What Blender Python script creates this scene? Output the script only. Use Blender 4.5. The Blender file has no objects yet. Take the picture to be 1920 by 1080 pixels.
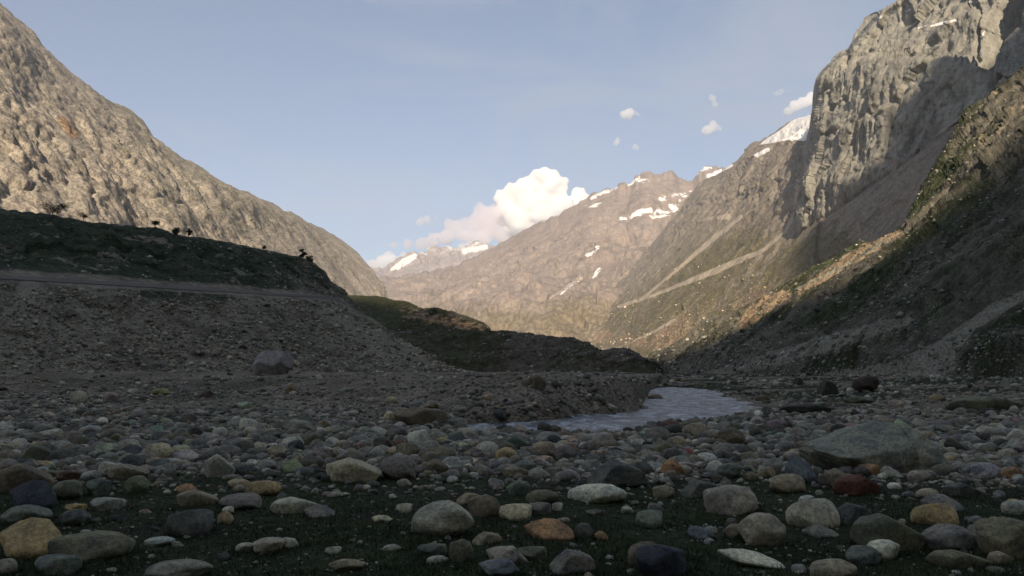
import bpy, math, random, os
import numpy as np
from mathutils import Vector, Matrix
R = math.radians
random.seed(7)
rng = np.random.default_rng(11)
scene = bpy.context.scene
COL = scene.collection

# ------------------------------------------------------------------ camera
F = 1500.0            # focal length in pixels of a 1920 wide frame
HOR = 695.0           # row of the horizon
CAMZ = 2.0
pitch = math.atan((HOR - 540.0) / F)
cam_data = bpy.data.cameras.new("camera")
cam_data.sensor_width = 36.0
cam_data.lens = 36.0 * F / 1920.0
cam_data.clip_start = 0.1
cam_data.clip_end = 90000.0
cam = bpy.data.objects.new("camera", cam_data)
cam.location = (0, 0, CAMZ)
cam.rotation_euler = (R(90) + pitch, 0, 0)
COL.objects.link(cam)
scene.camera = cam

# ------------------------------------------------------------------ light
SUN_EL = R(27.0)
SUN_AZ = R(-3.0)      # straight behind the camera, a touch to the left
S = np.array([math.sin(SUN_AZ) * math.cos(SUN_EL), -math.cos(SUN_AZ) * math.cos(SUN_EL), math.sin(SUN_EL)])
world = bpy.data.worlds.new("World")
scene.world = world
world.use_nodes = True
wn, wl = world.node_tree.nodes, world.node_tree.links
wn.clear()
sky = wn.new("ShaderNodeTexSky")
sky.sky_type = 'NISHITA'
sky.sun_disc = False
sky.sun_elevation = SUN_EL
sky.sun_rotation = math.atan2(S[0], S[1])
sky.altitude = 1500
sky.air_density = 1.0
sky.dust_density = 3.0
sky.ozone_density = 1.6
bg = wn.new("ShaderNodeBackground")
bg.inputs[1].default_value = 0.088
wo = wn.new("ShaderNodeOutputWorld")
# thin cirrus veil: high ice cloud is part of the sky itself
tc = wn.new("ShaderNodeTexCoord")
mp = wn.new("ShaderNodeMapping"); mp.inputs['Scale'].default_value = (1.2, 1.2, 4.5)
mp.inputs['Rotation'].default_value = (0, R(12), 0)
nz = wn.new("ShaderNodeTexNoise"); nz.inputs['Scale'].default_value = 2.2
nz.inputs['Detail'].default_value = 6; nz.inputs['Roughness'].default_value = 0.62; nz.inputs['Distortion'].default_value = 0.5
rp = wn.new("ShaderNodeMapRange"); rp.inputs[1].default_value = 0.46; rp.inputs[2].default_value = 0.66
rp.inputs[3].default_value = 0.14; rp.inputs[4].default_value = 0.55
mx = wn.new("ShaderNodeMixRGB"); mx.inputs[2].default_value = (3.4, 3.95, 4.6, 1)
wl.new(tc.outputs['Generated'], mp.inputs[0]); wl.new(mp.outputs[0], nz.inputs['Vector'])
wl.new(nz.outputs['Fac'], rp.inputs[0]); wl.new(rp.outputs[0], mx.inputs[0])
wl.new(sky.outputs[0], mx.inputs[1]); wl.new(mx.outputs[0], bg.inputs[0]); wl.new(bg.outputs[0], wo.inputs[0])

sun_data = bpy.data.lights.new("sun", 'SUN')
sun_data.energy = 5.0
sun_data.angle = R(0.5)
sun_data.color = (1.0, 0.83, 0.63)
sun = bpy.data.objects.new("sun", sun_data)
sun.rotation_euler = Vector(S).to_track_quat('Z', 'Y').to_euler()
sun.location = (0, -50, 200)
COL.objects.link(sun)

scene.view_settings.view_transform = 'Standard'
scene.view_settings.look = 'None'
scene.view_settings.exposure = 0.55
scene.view_settings.gamma = 1.0
scene.cycles.max_bounces = 20
scene.cycles.diffuse_bounces = 2
scene.cycles.glossy_bounces = 2
scene.cycles.volume_bounces = 18
scene.cycles.use_denoising = True

# ------------------------------------------------------------------ numpy noise
_perm = np.random.default_rng(5).permutation(256)
_perm = np.concatenate([_perm, _perm, _perm]).astype(np.int64)
_g = np.random.default_rng(6).normal(size=(256, 3)); _g /= np.linalg.norm(_g, axis=1)[:, None]
def pn(P):
    P = np.asarray(P, dtype=np.float64)
    i = np.floor(P).astype(np.int64); f = P - i; i &= 255
    u = f * f * f * (f * (f * 6 - 15) + 10)
    out = 0
    for dx in (0, 1):
        wx = u[..., 0] if dx else 1 - u[..., 0]
        for dy in (0, 1):
            wy = u[..., 1] if dy else 1 - u[..., 1]
            for dz in (0, 1):
                wz = u[..., 2] if dz else 1 - u[..., 2]
                h = _perm[_perm[_perm[(i[..., 0] + dx) & 255] + ((i[..., 1] + dy) & 255)] + ((i[..., 2] + dz) & 255)]
                g = _g[h]
                out = out + wx * wy * wz * (g[..., 0] * (f[..., 0] - dx) + g[..., 1] * (f[..., 1] - dy) + g[..., 2] * (f[..., 2] - dz))
    return out * 1.5
def fbm(P, o=5, gain=0.5, lac=2.07):
    s, a = 0, 1.0
    P = np.asarray(P, dtype=np.float64)
    for k in range(o):
        s = s + a * pn(P + 17.3 * k); a *= gain; P = P * lac
    return s
def ridged(P, o=5, gain=0.5, lac=2.1):
    s, a = 0, 1.0
    P = np.asarray(P, dtype=np.float64)
    for k in range(o):
        s = s + a * (1 - 2.0 * np.abs(pn(P + 9.1 * k))); a *= gain; P = P * lac
    return s
_cellr = np.random.default_rng(9).random((256, 7))
def blocks(P, tilt=.9):
    """fractured rock: every cell of a jittered lattice is its own flat, tilted facet; returns about -.5 to .5"""
    P = np.asarray(P, np.float64); sh = P.shape[:-1]; P = P.reshape(-1, 3)
    i0 = np.floor(P).astype(np.int64)
    best = np.full(len(P), 1e9); out = np.zeros(len(P))
    for dx in (-1, 0, 1):
        for dy in (-1, 0, 1):
            for dz in (-1, 0, 1):
                c = i0 + (dx, dy, dz)
                h = _perm[_perm[_perm[c[:, 0] & 255] + (c[:, 1] & 255)] + (c[:, 2] & 255)]
                q = _cellr[h]
                D = P - (c + q[:, :3])
                d = (D * D).sum(1)
                m = d < best
                v = (q[:, 3] - .5) * .7 + tilt * (D * (q[:, 4:7] - .5)).sum(1)
                out = np.where(m, v, out); best = np.where(m, d, best)
    return out.reshape(sh)
def cracks(P, w=.05):
    """narrow joints: 1 on the line of a crack, 0 away from it"""
    n = pn(P) + .35 * pn(P * 2.3 + 5)
    return np.exp(-(n / w) ** 2)
def sst(x, a, b):
    t = np.clip((x - a) / (b - a), 0, 1)
    return t * t * (3 - 2 * t)
def interp(x, pts):
    pts = np.array(pts, float)
    return np.interp(x, pts[:, 0], pts[:, 1])

# ------------------------------------------------------------------ image pixel -> world at a forward distance
cp, sp = math.cos(pitch), math.sin(pitch)
def tang(px, py):
    dx = np.asarray(px, float) - 960.0
    dv = 540.0 - np.asarray(py, float)
    dy = F * cp - dv * sp
    dz = F * sp + dv * cp
    return dx / dy, dz / dy
def PT(px, py, Y):
    a, b = tang(px, py)
    Y = np.asarray(Y, float)
    return np.stack([a * Y, Y + 0 * a, CAMZ + b * Y], -1)
def px_of(P):
    P = np.asarray(P, float)
    y, z = P[..., 1], P[..., 2] - CAMZ
    d = y * cp + z * sp
    return 960 + F * P[..., 0] / d, 540 - F * (z * cp - y * sp) / d

# ------------------------------------------------------------------ materials
def new_mat(name):
    m = bpy.data.materials.new(name); m.use_nodes = True
    m.node_tree.nodes.clear()
    return m
class NT:
    def __init__(s, m): s.n = m.node_tree.nodes; s.l = m.node_tree.links
    def node(s, t, ins=None, **kw):
        n = s.n.new(t)
        for k, v in kw.items(): setattr(n, k, v)
        if ins:
            for k, v in ins.items():
                if isinstance(v, bpy.types.NodeSocket): s.l.new(v, n.inputs[k])
                else: n.inputs[k].default_value = v
        return n
    def noise(s, vec, scale, detail=5, rough=0.6, dist=0.0, stretch=None):
        if stretch is not None:
            vec = s.node('ShaderNodeMapping', {'Vector': vec, 'Scale': stretch}).outputs[0]
        return s.node('ShaderNodeTexNoise', {'Vector': vec, 'Scale': scale, 'Detail': detail, 'Roughness': rough, 'Distortion': dist}).outputs['Fac']
    def rng(s, v, a, b, c=0.0, d=1.0, smooth=True):
        n = s.node('ShaderNodeMapRange', {0: v, 1: a, 2: b, 3: c, 4: d})
        if smooth: n.interpolation_type = 'SMOOTHSTEP'
        return n.outputs[0]
    def mix(s, f, a, b, mode='MIX'):
        n = s.node('ShaderNodeMixRGB', {0: f, 1: a, 2: b}, blend_type=mode)
        return n.outputs[0]
    def math(s, op, a, b=0.0):
        return s.node('ShaderNodeMath', {0: a, 1: b}, operation=op).outputs[0]
def c4(c): return (c[0], c[1], c[2], 1.0)

def terrain_mat(name, rockA, rockB, rockC, grass=(.06, .065, .03), scree=(.3, .27, .23), L=100.0, bump=1.0,
                stretch=(1, 1, .4), grassbreak=.5, contrast=.5, rot=(0, 0, 0), snow=(.84, .81, .77), extra=(.33, .22, .13), specks=.4):
    """rock of three tones with masks for snow (R), grass (G), scree (B) and ochre soil (A); L = size in metres of the big patches"""
    m = new_mat(name); t = NT(m)
    co = t.node('ShaderNodeTexCoord').outputs['Object']
    if rot != (0, 0, 0):
        co = t.node('ShaderNodeMapping', {'Vector': co, 'Rotation': rot}).outputs[0]
    big = t.noise(co, 1.0 / L, 6, .62, .3)
    mid = t.noise(co, 5.0 / L, 7, .68, .4, stretch)
    fine = t.noise(co, 28.0 / L, 6, .7, .2, stretch)
    grain = t.noise(co, 110.0 / L, 4, .7)
    base = t.mix(t.rng(big, .38, .62), c4(rockA), c4(rockB))
    base = t.mix(t.rng(mid, .46, .66), base, c4(rockC))
    v = t.math('ADD', t.math('MULTIPLY', fine, .6), t.math('MULTIPLY', grain, .4))
    v = t.rng(v, .36, .64, 1 - contrast, 1 + contrast)
    vv = t.node('ShaderNodeCombineXYZ', {0: v, 1: v, 2: v}).outputs[0]
    base = t.mix(1.0, base, vv, 'MULTIPLY')
    at = t.node('ShaderNodeAttribute', attribute_name='mask')
    sep = t.node('ShaderNodeSeparateColor', {0: at.outputs['Color']})
    mR, mG, mB = sep.outputs[0], sep.outputs[1], sep.outputs[2]
    mA = at.outputs['Alpha']
    br = t.math('ADD', t.math('MULTIPLY', t.math('SUBTRACT', mid, .5), 1.2), t.math('MULTIPLY', t.math('SUBTRACT', grain, .5), 1.6))
    br2 = t.math('ADD', t.math('MULTIPLY', t.math('SUBTRACT', big, .5), 1.0), t.math('MULTIPLY', t.math('SUBTRACT', fine, .5), 2.0))
    gm = t.rng(t.math('ADD', mG, t.math('MULTIPLY', br, grassbreak * 2)), .42, .6)
    gcol = t.mix(t.rng(fine, .4, .62), c4([x * .7 for x in grass]), c4([x * 1.35 for x in grass]))
    base = t.mix(gm, base, gcol)
    am = t.rng(t.math('ADD', mA, t.math('MULTIPLY', br2, .8)), .42, .62)
    base = t.mix(am, base, t.mix(1.0, c4(extra), vv, 'MULTIPLY'))
    sm = t.rng(t.math('ADD', mB, t.math('MULTIPLY', br2, .55)), .4, .62)
    v2 = t.rng(grain, .35, .65, .72, 1.28)
    vv2 = t.node('ShaderNodeCombineXYZ', {0: v2, 1: v2, 2: v2}).outputs[0]
    base = t.mix(sm, base, t.mix(1.0, c4(scree), vv2, 'MULTIPLY'))
    # pale broken blocks
    vor = t.node('ShaderNodeTexVoronoi', {'Vector': co, 'Scale': 75.0 / L, 'Randomness': 1.0})
    sk = t.rng(vor.outputs['Distance'], .12, .26, 1.0, 0.0)
    sk = t.math('MULTIPLY', sk, t.rng(fine, .5, .62))
    base = t.mix(t.math('MULTIPLY', sk, specks), base, c4([min(.6, x * 1.5) for x in scree]))
    nm = t.rng(t.math('ADD', mR, t.math('MULTIPLY', br, .5)), .42, .55)
    base = t.mix(nm, base, c4(snow))
    hh = t.math('ADD', t.math('MULTIPLY', mid, 1.0), t.math('ADD', t.math('MULTIPLY', fine, .35), t.math('MULTIPLY', grain, .12)))
    bm = t.node('ShaderNodeBump', {'Height': hh, 'Strength': 1.0, 'Distance': bump})
    bs = t.node('ShaderNodeBsdfPrincipled', {'Base Color': base, 'Roughness': .93, 'Normal': bm.outputs[0]})
    bs.inputs['Specular IOR Level'].default_value = .15
    o = t.node('ShaderNodeOutputMaterial', {0: bs.outputs[0]})
    return m

# ------------------------------------------------------------------ mesh helpers
def mesh_obj(name, V, Fc, mat, smooth=True, attrs=None, parent=None):
    """V (N,3), Fc (M,3|4) int array; attrs {name: (N,4)}"""
    V = np.asarray(V, np.float32); Fc = np.asarray(Fc, np.int32)
    me = bpy.data.meshes.new(name)
    me.vertices.add(len(V)); me.vertices.foreach_set('co', V.ravel())
    k = Fc.shape[1]
    me.loops.add(Fc.size); me.loops.foreach_set('vertex_index', Fc.ravel())
    me.polygons.add(len(Fc)); me.polygons.foreach_set('loop_start', np.arange(0, Fc.size, k, dtype=np.int32))
    if smooth: me.polygons.foreach_set('use_smooth', np.ones(len(Fc), bool))
    me.update(calc_edges=True)
    if attrs:
        for an, arr in attrs.items():
            a = me.attributes.new(an, 'FLOAT_COLOR', 'POINT')
            a.data.foreach_set('color', np.asarray(arr, np.float32).ravel())
    me.materials.append(mat)
    o = bpy.data.objects.new(name, me)
    COL.objects.link(o)
    if parent is not None: o.parent = parent
    return o
def grid_faces(nr, nc):
    i = np.arange(nr * nc).reshape(nr, nc)
    return np.stack([i[:-1, :-1], i[:-1, 1:], i[1:, 1:], i[1:, :-1]], -1).reshape(-1, 4)
def tag(o, label=None, cat=None, group=None, kind=None):
    if label: o['label'] = label
    if cat: o['category'] = cat
    if group: o['group'] = group
    if kind: o['kind'] = kind
    return o
def normals(P):
    du = np.gradient(P, axis=1); dv = np.gradient(P, axis=0)
    n = np.cross(du, dv)
    l = np.linalg.norm(n, axis=-1, keepdims=True); l[l == 0] = 1
    n /= l
    return n
def stroke(px, py, pts, soft=.6):
    """soft mask of a tapered stroke through (x, y, halfwidth) points"""
    m = np.zeros_like(px)
    for (x0, y0, w0), (x1, y1, w1) in zip(pts[:-1], pts[1:]):
        dx, dy = x1 - x0, y1 - y0
        t = np.clip(((px - x0) * dx + (py - y0) * dy) / (dx * dx + dy * dy + 1e-9), 0, 1)
        d = np.hypot(px - x0 - t * dx, py - y0 - t * dy)
        w = w0 + (w1 - w0) * t
        m = np.maximum(m, 1 - sst(d / w, 1 - soft, 1 + soft))
    return m
def poly(px, py, pts, soft=6.0):
    pts = np.array(pts, float)
    inside = np.zeros(px.shape, bool); d = np.full(px.shape, 1e9)
    n = len(pts)
    for i in range(n):
        x0, y0 = pts[i]; x1, y1 = pts[(i + 1) % n]
        c = ((y0 > py) != (y1 > py)) & (px < (x1 - x0) * (py - y0) / (y1 - y0 + 1e-12) + x0)
        inside ^= c
        dx, dy = x1 - x0, y1 - y0
        t = np.clip(((px - x0) * dx + (py - y0) * dy) / (dx * dx + dy * dy + 1e-9), 0, 1)
        d = np.minimum(d, np.hypot(px - x0 - t * dx, py - y0 - t * dy))
    sd = np.where(inside, d, -d)
    return sst(sd, -soft, soft)

def jag(line, x0, x1, amp, wl, seed=0., step=3.0):
    X = np.arange(x0, x1, step)
    y = np.interp(X, [p[0] for p in line], [p[1] for p in line]); Y = np.interp(X, [p[0] for p in line], [p[2] for p in line])
    c = np.stack([X / wl, X * 0 + seed, X * 0 + .37], -1)
    n = ridged(c, 3, .55) - .8 + .8 * np.round(1.5 * pn(c * 1.7 + 3))
    mid = [(float(a), float(b - amp * v), float(d)) for a, b, v, d in zip(X, y, n, Y)]
    return [p for p in line if p[0] < x0] + mid + [p for p in line if p[0] >= x1]
def landform(name, cols, lines, vs, mat, disp, masks=None, Yfun=None, back=None, kind='structure', smooth_top=None):
    """lines: control lines bottom to top, each a list of (px, py, Y); vs: how many rows between neighbouring lines.
    Yfun(px, py, Y) may replace the distance. disp(P, px, py, v, N) gives the relief in metres along the normal."""
    C = np.asarray(cols, float)
    py, Y = [], []
    L = [(np.interp(C, [p[0] for p in l], [p[1] for p in l]), np.interp(C, [p[0] for p in l], [p[2] for p in l])) for l in lines]
    vv = []
    dj = 0
    if smooth_top is not None:
        ys = np.interp(C, [p[0] for p in smooth_top], [p[1] for p in smooth_top]); dj = L[-1][0] - ys; L[-1] = (ys, L[-1][1])
    for k in range(len(L) - 1):
        n = vs[k]
        for j in range(n + (1 if k == len(L) - 2 else 0)):
            t = j / n
            py.append(L[k][0] * (1 - t) + L[k + 1][0] * t + (dj * sst(t, .82, 1) if k == len(L) - 2 else 0))
            Y.append(L[k][1] * (1 - t) + L[k + 1][1] * t); vv.append(k + t)
    py = np.array(py); Y = np.array(Y); px = np.broadcast_to(C, py.shape).copy()
    vv = np.array(vv)[:, None] + 0 * py
    if Yfun: Y = Yfun(px, py, Y)
    P = PT(px, py, Y)
    if back:
        n, run, drop = back      # rows behind the crest, falling away
        top = P[-1]; dirn = top.copy(); dirn[:, 2] = 0; dirn /= np.linalg.norm(dirn, axis=1)[:, None]
        rows = []
        for j in range(1, n + 1):
            t = j / n
            q = top + dirn * run * t; q[:, 2] -= drop * (t * .7 + .3 * t * t)
            rows.append(q)
        P = np.concatenate([P, np.array(rows)]); 
        px = np.concatenate([px, np.repeat(px[-1:], n, 0)]); py = np.concatenate([py, np.repeat(py[-1:], n, 0)])
        vv = np.concatenate([vv, np.repeat(vv[-1:], n, 0) + np.linspace(.1, 1, n)[:, None]])
    N = normals(P)
    flip = np.sum(N * (P - np.array([0, 0, CAMZ])), -1)
    if np.median(flip) > 0: N = -N
    d = disp(P, px, py, vv, N)
    P2 = P + (N * d[..., None] if d.ndim == 2 else d)
    nr, nc = px.shape
    attrs = None
    mk = np.zeros(px.shape + (4,))
    if masks:
        fx, fy = px_of(P2)
        mm = masks(fx, fy, P2, vv)
        for k, ch in enumerate('RGBA'):
            if ch in mm: mk[..., k] = np.clip(mm[ch], 0, 1)
    o = mesh_obj(name, P2.reshape(-1, 3), grid_faces(nr, nc), mat, attrs={'mask': mk.reshape(-1, 4)})
    tag(o, kind=kind)
    return dict(obj=o, P=P2, px=px, py=py, N=normals(P2), mask=mk, v=vv)

# ------------------------------------------------------------------ GROUND
bench_start = [(-3000, 22), (-600, 20), (0, 21.0), (400, 22.5), (700, 24), (850, 27), (990, 30.0), (1120, 33.5), (1190, 38), (1205, 48), (1216, 72), (1235, 100), (1260, 150), (1300, 400)]
bench_width = [(-3000, 60), (0, 48), (500, 44), (750, 26), (900, 12), (990, 9.0), (1120, 9), (1190, 12), (1235, 14), (1300, 40)]
bench_height = [(-3000, 1.9), (0, 1.75), (800, 1.5), (1190, 1.45), (1235, 1.1), (1290, 0), (4000, 0)]
WZ = -0.12
def wpt(px, py):
    a, b = tang(px, py); Y = (WZ - CAMZ) / b
    return (float(a * Y), float(Y))
river_px = [(850, 814), (990, 812), (1060, 814), (1130, 811), (1200, 804), (1270, 793), (1335, 786), (1400, 777), (1412, 768), (1385, 752), (1352, 740), (1318, 731), (1290, 727), (1262, 726), (1240, 728), (1214, 733), (1222, 742), (1210, 753), (1196, 768), (1120, 780), (990, 791), (870, 796)]
river_w = [wpt(*p) for p in river_px]
_rw = []
for _i in range(len(river_w)):
    _p, _q = np.array(river_w[_i]), np.array(river_w[(_i + 1) % len(river_w)])
    _n = max(1, int(np.linalg.norm(_q - _p) / 1.1))
    for _j in range(_n):
        _t = _p + (_q - _p) * _j / _n
        _rw.append(tuple(_t + rng.normal(0, .3, 2) * np.array([1, 1.6])))
river_w = _rw
def river_mask(X, Y, soft=.7):
    return poly(X, Y, river_w, soft)
def gz(X, Y, fine=True):
    X = np.asarray(X, float); Y = np.asarray(Y, float)
    Yc = np.maximum(Y, 3.0)
    px = 960 + F * np.clip(X / Yc, -3, 3) / (cp - .0)
    ys, w, h = interp(px, bench_start), interp(px, bench_width), interp(px, bench_height)
    P3 = np.stack([X / 9, Y / 9, 0 * X + .5], -1)
    t = sst(Y + 1.6 * pn(P3 * 2) + .9 * pn(P3 * 6) , ys, ys + w)
    z = h * t * (1 + .28 * pn(P3 * 1.3 + 3) + .1 * pn(P3 * 5))
    z = z + np.clip((X - 20) * .03, 0, 2.2) * sst(Y, 15, 60)
    z = z + .10 * pn(P3 * 3.1 + 4) * sst(Y, 3, 12) + .18 * pn(P3 * .9 + 8) * (.3 + .7 * t)
    if fine: z = z + .035 * fbm(P3 * 12, 3)
    r = river_mask(X, Y)
    z = z * (1 - r) - .5 * r
    z = z - sst(np.hypot(X, Y), 500, 4000) * 6
    return z
front = np.linspace(-300, 2220, 900)
a_front = np.arctan2(front - 960, F)
a_side = np.linspace(a_front[-1], 2 * math.pi + a_front[0], 90)[1:-1]
ang = np.concatenate([a_front, a_side, [a_front[0] + 2 * math.pi]])
rad = np.concatenate([[0.02, .8, 1.6, 2.4], np.geomspace(3.0, 60, 420)[0:], np.geomspace(60, 600, 140)[1:], np.geomspace(600, 11500, 40)[1:]])
RR, AA = np.meshgrid(rad, ang, indexing='ij')
GX, GY = RR * np.sin(AA), RR * np.cos(AA)
GZ = gz(GX, GY)
GP = np.stack([GX, GY, GZ], -1)
ppx, ppy = px_of(np.where(GY[..., None] > 1, GP, np.array([0, 5, 0.])))
gm = np.zeros(GX.shape + (4,))
# grassy ground near the camera and in the band under the left slope, bare gravel elsewhere
near = 1 - sst(GY + 3.5 * fbm(np.stack([GX / 7, GY / 7, GX * 0], -1), 3), 13.5, 19)
n2 = fbm(np.stack([GX / 14, GY / 20, GX * 0 + 3], -1), 4)
band = sst(GY, 32, 40) * (1 - sst(GY, 52, 70)) * (GX < -4) * sst(n2, -.25, .25)
rightg = sst(GX, 10, 24) * sst(n2, -.3, .2) * .8
gm[..., 1] = np.clip(near * .85 + band * .5 + rightg, 0, 1)
gm[..., 2] = .35 * (1 - near)
def ground_mat():
    m = new_mat('gravel and turf'); t = NT(m)
    co = t.node('ShaderNodeTexCoord').outputs['Object']
    big = t.noise(co, .35, 5, .6)
    fine = t.noise(co, 5.0, 6, .7)
    v1 = t.node('ShaderNodeTexVoronoi', {'Vector': co, 'Scale': 9.0})
    v2 = t.node('ShaderNodeTexVoronoi', {'Vector': co, 'Scale': 3.2})
    grav = t.mix(t.rng(big, .4, .6), (.14, .12, .092, 1), (.205, .18, .142, 1))
    cellv = t.node('ShaderNodeSeparateColor', {0: v1.outputs['Color']}).outputs[0]
    k = t.rng(cellv, 0, 1, .45, 1.75, False)
    kk = t.node('ShaderNodeCombineXYZ', {0: k, 1: t.math('MULTIPLY', k, .98), 2: t.math('MULTIPLY', k, .94)}).outputs[0]
    grav = t.mix(1.0, grav, kk, 'MULTIPLY')
    turf = t.mix(t.rng(fine, .35, .65), (.02, .03, .013, 1), (.046, .058, .028, 1))
    turf = t.mix(t.rng(big, .45, .62, 0, .6), turf, (.035, .03, .021, 1))
    at = t.node('ShaderNodeAttribute', attribute_name='mask')
    g = t.node('ShaderNodeSeparateColor', {0: at.outputs['Color']}).outputs[1]
    g = t.rng(t.math('ADD', g, t.math('MULTIPLY', t.math('SUBTRACT', fine, .5), .9)), .4, .6)
    c = t.mix(g, grav, turf)
    h = t.math('ADD', t.math('MULTIPLY', t.rng(v1.outputs['Distance'], 0, .6, 1, 0), .6), t.math('ADD', t.math('MULTIPLY', fine, .7), t.rng(v2.outputs['Distance'], 0, .5, 1, 0)))
    bm = t.node('ShaderNodeBump', {'Height': h, 'Strength': .8, 'Distance': .06})
    bs = t.node('ShaderNodeBsdfPrincipled', {'Base Color': c, 'Roughness': .95, 'Normal': bm.outputs[0]})
    bs.inputs['Specular IOR Level'].default_value = .1
    t.node('ShaderNodeOutputMaterial', {0: bs.outputs[0]})
    return m
g = mesh_obj('ground', GP.reshape(-1, 3), grid_faces(*GX.shape), ground_mat(), attrs={'mask': gm.reshape(-1, 4)})
tag(g, kind='structure')

# ------------------------------------------------------------------ WATER
def build_river():
    xs = [p[0] for p in river_w]; ys = [p[1] for p in river_w]
    X = np.linspace(min(xs) - 3, max(xs) + 3, 260); Y = np.geomspace(min(ys) - 2, max(ys) + 10, 420)
    XX, YY = np.meshgrid(X, Y)
    q = np.stack([XX / 1.3, YY / 2.4, XX * 0], -1)
    z = WZ + .05 * ridged(q, 4, .55) * .6 + .10 * pn(np.stack([XX / 4, YY / 7, XX * 0], -1))
    P = np.stack([XX, YY, z], -1)
    near = poly(XX, YY, river_w, 2.0) > 0.05
    fc = grid_faces(*XX.shape)
    keep = near.ravel()[fc].any(1)
    fc = fc[keep]
    used = np.unique(fc); mp_ = -np.ones(XX.size, int); mp_[used] = np.arange(len(used))
    m = new_mat('glacial water'); t = NT(m)
    co = t.node('ShaderNodeTexCoord').outputs['Object']
    n = t.noise(co, 1.2, 6, .65, .8, (1, .45, 1))
    n2 = t.noise(co, 6.0, 4, .6, .3, (1, .5, 1))
    foam = t.rng(t.math('ADD', n, t.math('MULTIPLY', n2, .45)), .7, .82)
    c = t.mix(t.rng(n, .35, .65), (.14, .15, .16, 1), (.25, .262, .27, 1))
    c = t.mix(foam, c, (.62, .64, .66, 1))
    bm = t.node('ShaderNodeBump', {'Height': t.math('ADD', n, t.math('MULTIPLY', n2, .4)), 'Strength': 1.0, 'Distance': .5})
    bs = t.node('ShaderNodeBsdfPrincipled', {'Base Color': c, 'Roughness': t.rng(foam, 0, 1, .4, .8), 'Normal': bm.outputs[0], 'IOR': 1.33})
    t.node('ShaderNodeOutputMaterial', {0: bs.outputs[0]})
    o = mesh_obj('water', P.reshape(-1, 3)[used], mp_[fc], m)
    tag(o, kind='structure')
build_river()

# ------------------------------------------------------------------ LEFT TERRACE with the road bench
m_terr = terrain_mat('terrace earth', (.24, .212, .16), (.18, .16, .12), (.11, .098, .076), grass=(.033, .048, .024), scree=(.26, .235, .18),
                     L=22, bump=.6, stretch=(.6, .6, .8), grassbreak=.62, contrast=.5, specks=.8)
toe = [(-900, 725, 66), (0, 722, 86), (300, 722, 100), (500, 722, 108), (700, 718, 128), (800, 716, 140), (890, 716, 152), (930, 720, 160)]
road_o = [(-900, 495, 74), (0, 529, 104), (300, 545, 128), (500, 557, 150), (640, 564, 174), (700, 598, 172), (750, 634, 170), (800, 665, 166), (860, 700, 160), (930, 720, 166)]
road_i = [(-900, 482, 80), (0, 513, 111), (300, 531, 136), (500, 546, 158), (600, 554, 172), (640, 561, 181), (700, 606, 182), (800, 672, 176), (860, 706, 170), (930, 722, 172)]
crest = [(-900, 300, 118), (-300, 360, 138), (0, 396, 150), (60, 402, 152), (110, 410, 154), (200, 424, 160), (260, 432, 164), (290, 431, 166), (330, 444, 169), (430, 460, 178), (500, 473, 186),
         (550, 483, 194), (575, 488, 198), (590, 496, 200), (605, 512, 201), (620, 535, 202), (640, 559, 203), (700, 615, 200), (800, 680, 192), (930, 726, 180)]
plate = [(p[0], p[1] + 1.5, p[2] + 45) for p in crest]
under = [(p[0], 735, p[2] + 140) for p in crest]
def disp_terr(P, px, py, v, N):
    q = P / np.array([14., 14., 14.])
    d = 1.3 * fbm(q, 5, .5) + .6 * ridged(np.stack([P[..., 0] / 6 + P[..., 1] / 9, P[..., 2] / 25, P[..., 1] * 0], -1), 4, .5)
    road = sst(v, .8, 1.0) * (1 - sst(v, 2.0, 2.25))
    cr = 1 - .5 * sst(v, 2.8, 3.0)
    d = d + .5 * blocks(P / 2.2) + 1.1 * blocks(P / 6. + 3)
    gul = ridged(np.stack([(P[..., 0] * .75 + P[..., 1] * .65) / 7, P[..., 2] / 60, P[..., 1] * 0], -1) + .25 * fbm(P / 12, 3)[..., None], 3, .5)
    d = d + .9 * gul * (v < 1.0) * sst(v, .05, .4)
    return d * (1 - .93 * road) * (.55 + .45 * sst(v, 2.1, 2.5)) * cr
def mask_terr(px, py, P, v):
    n = fbm(P / 9, 4)
    up = sst(v, 2.02, 2.1)
    low = sst(v, 0, .9) * (1 - sst(v, .9, 1))
    G = up * (.78 - .2 * sst(px, 430, 600) + .1 * n) + low * (.12 + .35 * sst(n, 0, .5) * stroke(px, py, [(120, 560, 60), (420, 600, 50), (600, 600, 40)]))
    G = np.maximum(G, (v < 1) * .55 * stroke(px, py, [(230, 540, 14), (330, 560, 16), (430, 560, 12)]))
    B = up * .5 * sst(n, .2, .5) + (1 - up) * (.32 + .3 * n + .5 * stroke(px, py, [(60, 560, 30), (30, 640, 50), (120, 660, 70)]) + .35 * stroke(px, py, [(600, 580, 10), (760, 680, 40)]))
    A = up * 0 + (v < 1) * .1
    return dict(G=G, B=B, A=A)
terr = landform('terrain', np.linspace(-900, 930, 760), [toe, road_o, road_i, crest, plate, under], [120, 8, 80, 6, 6], m_terr, disp_terr, mask_terr)
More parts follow.
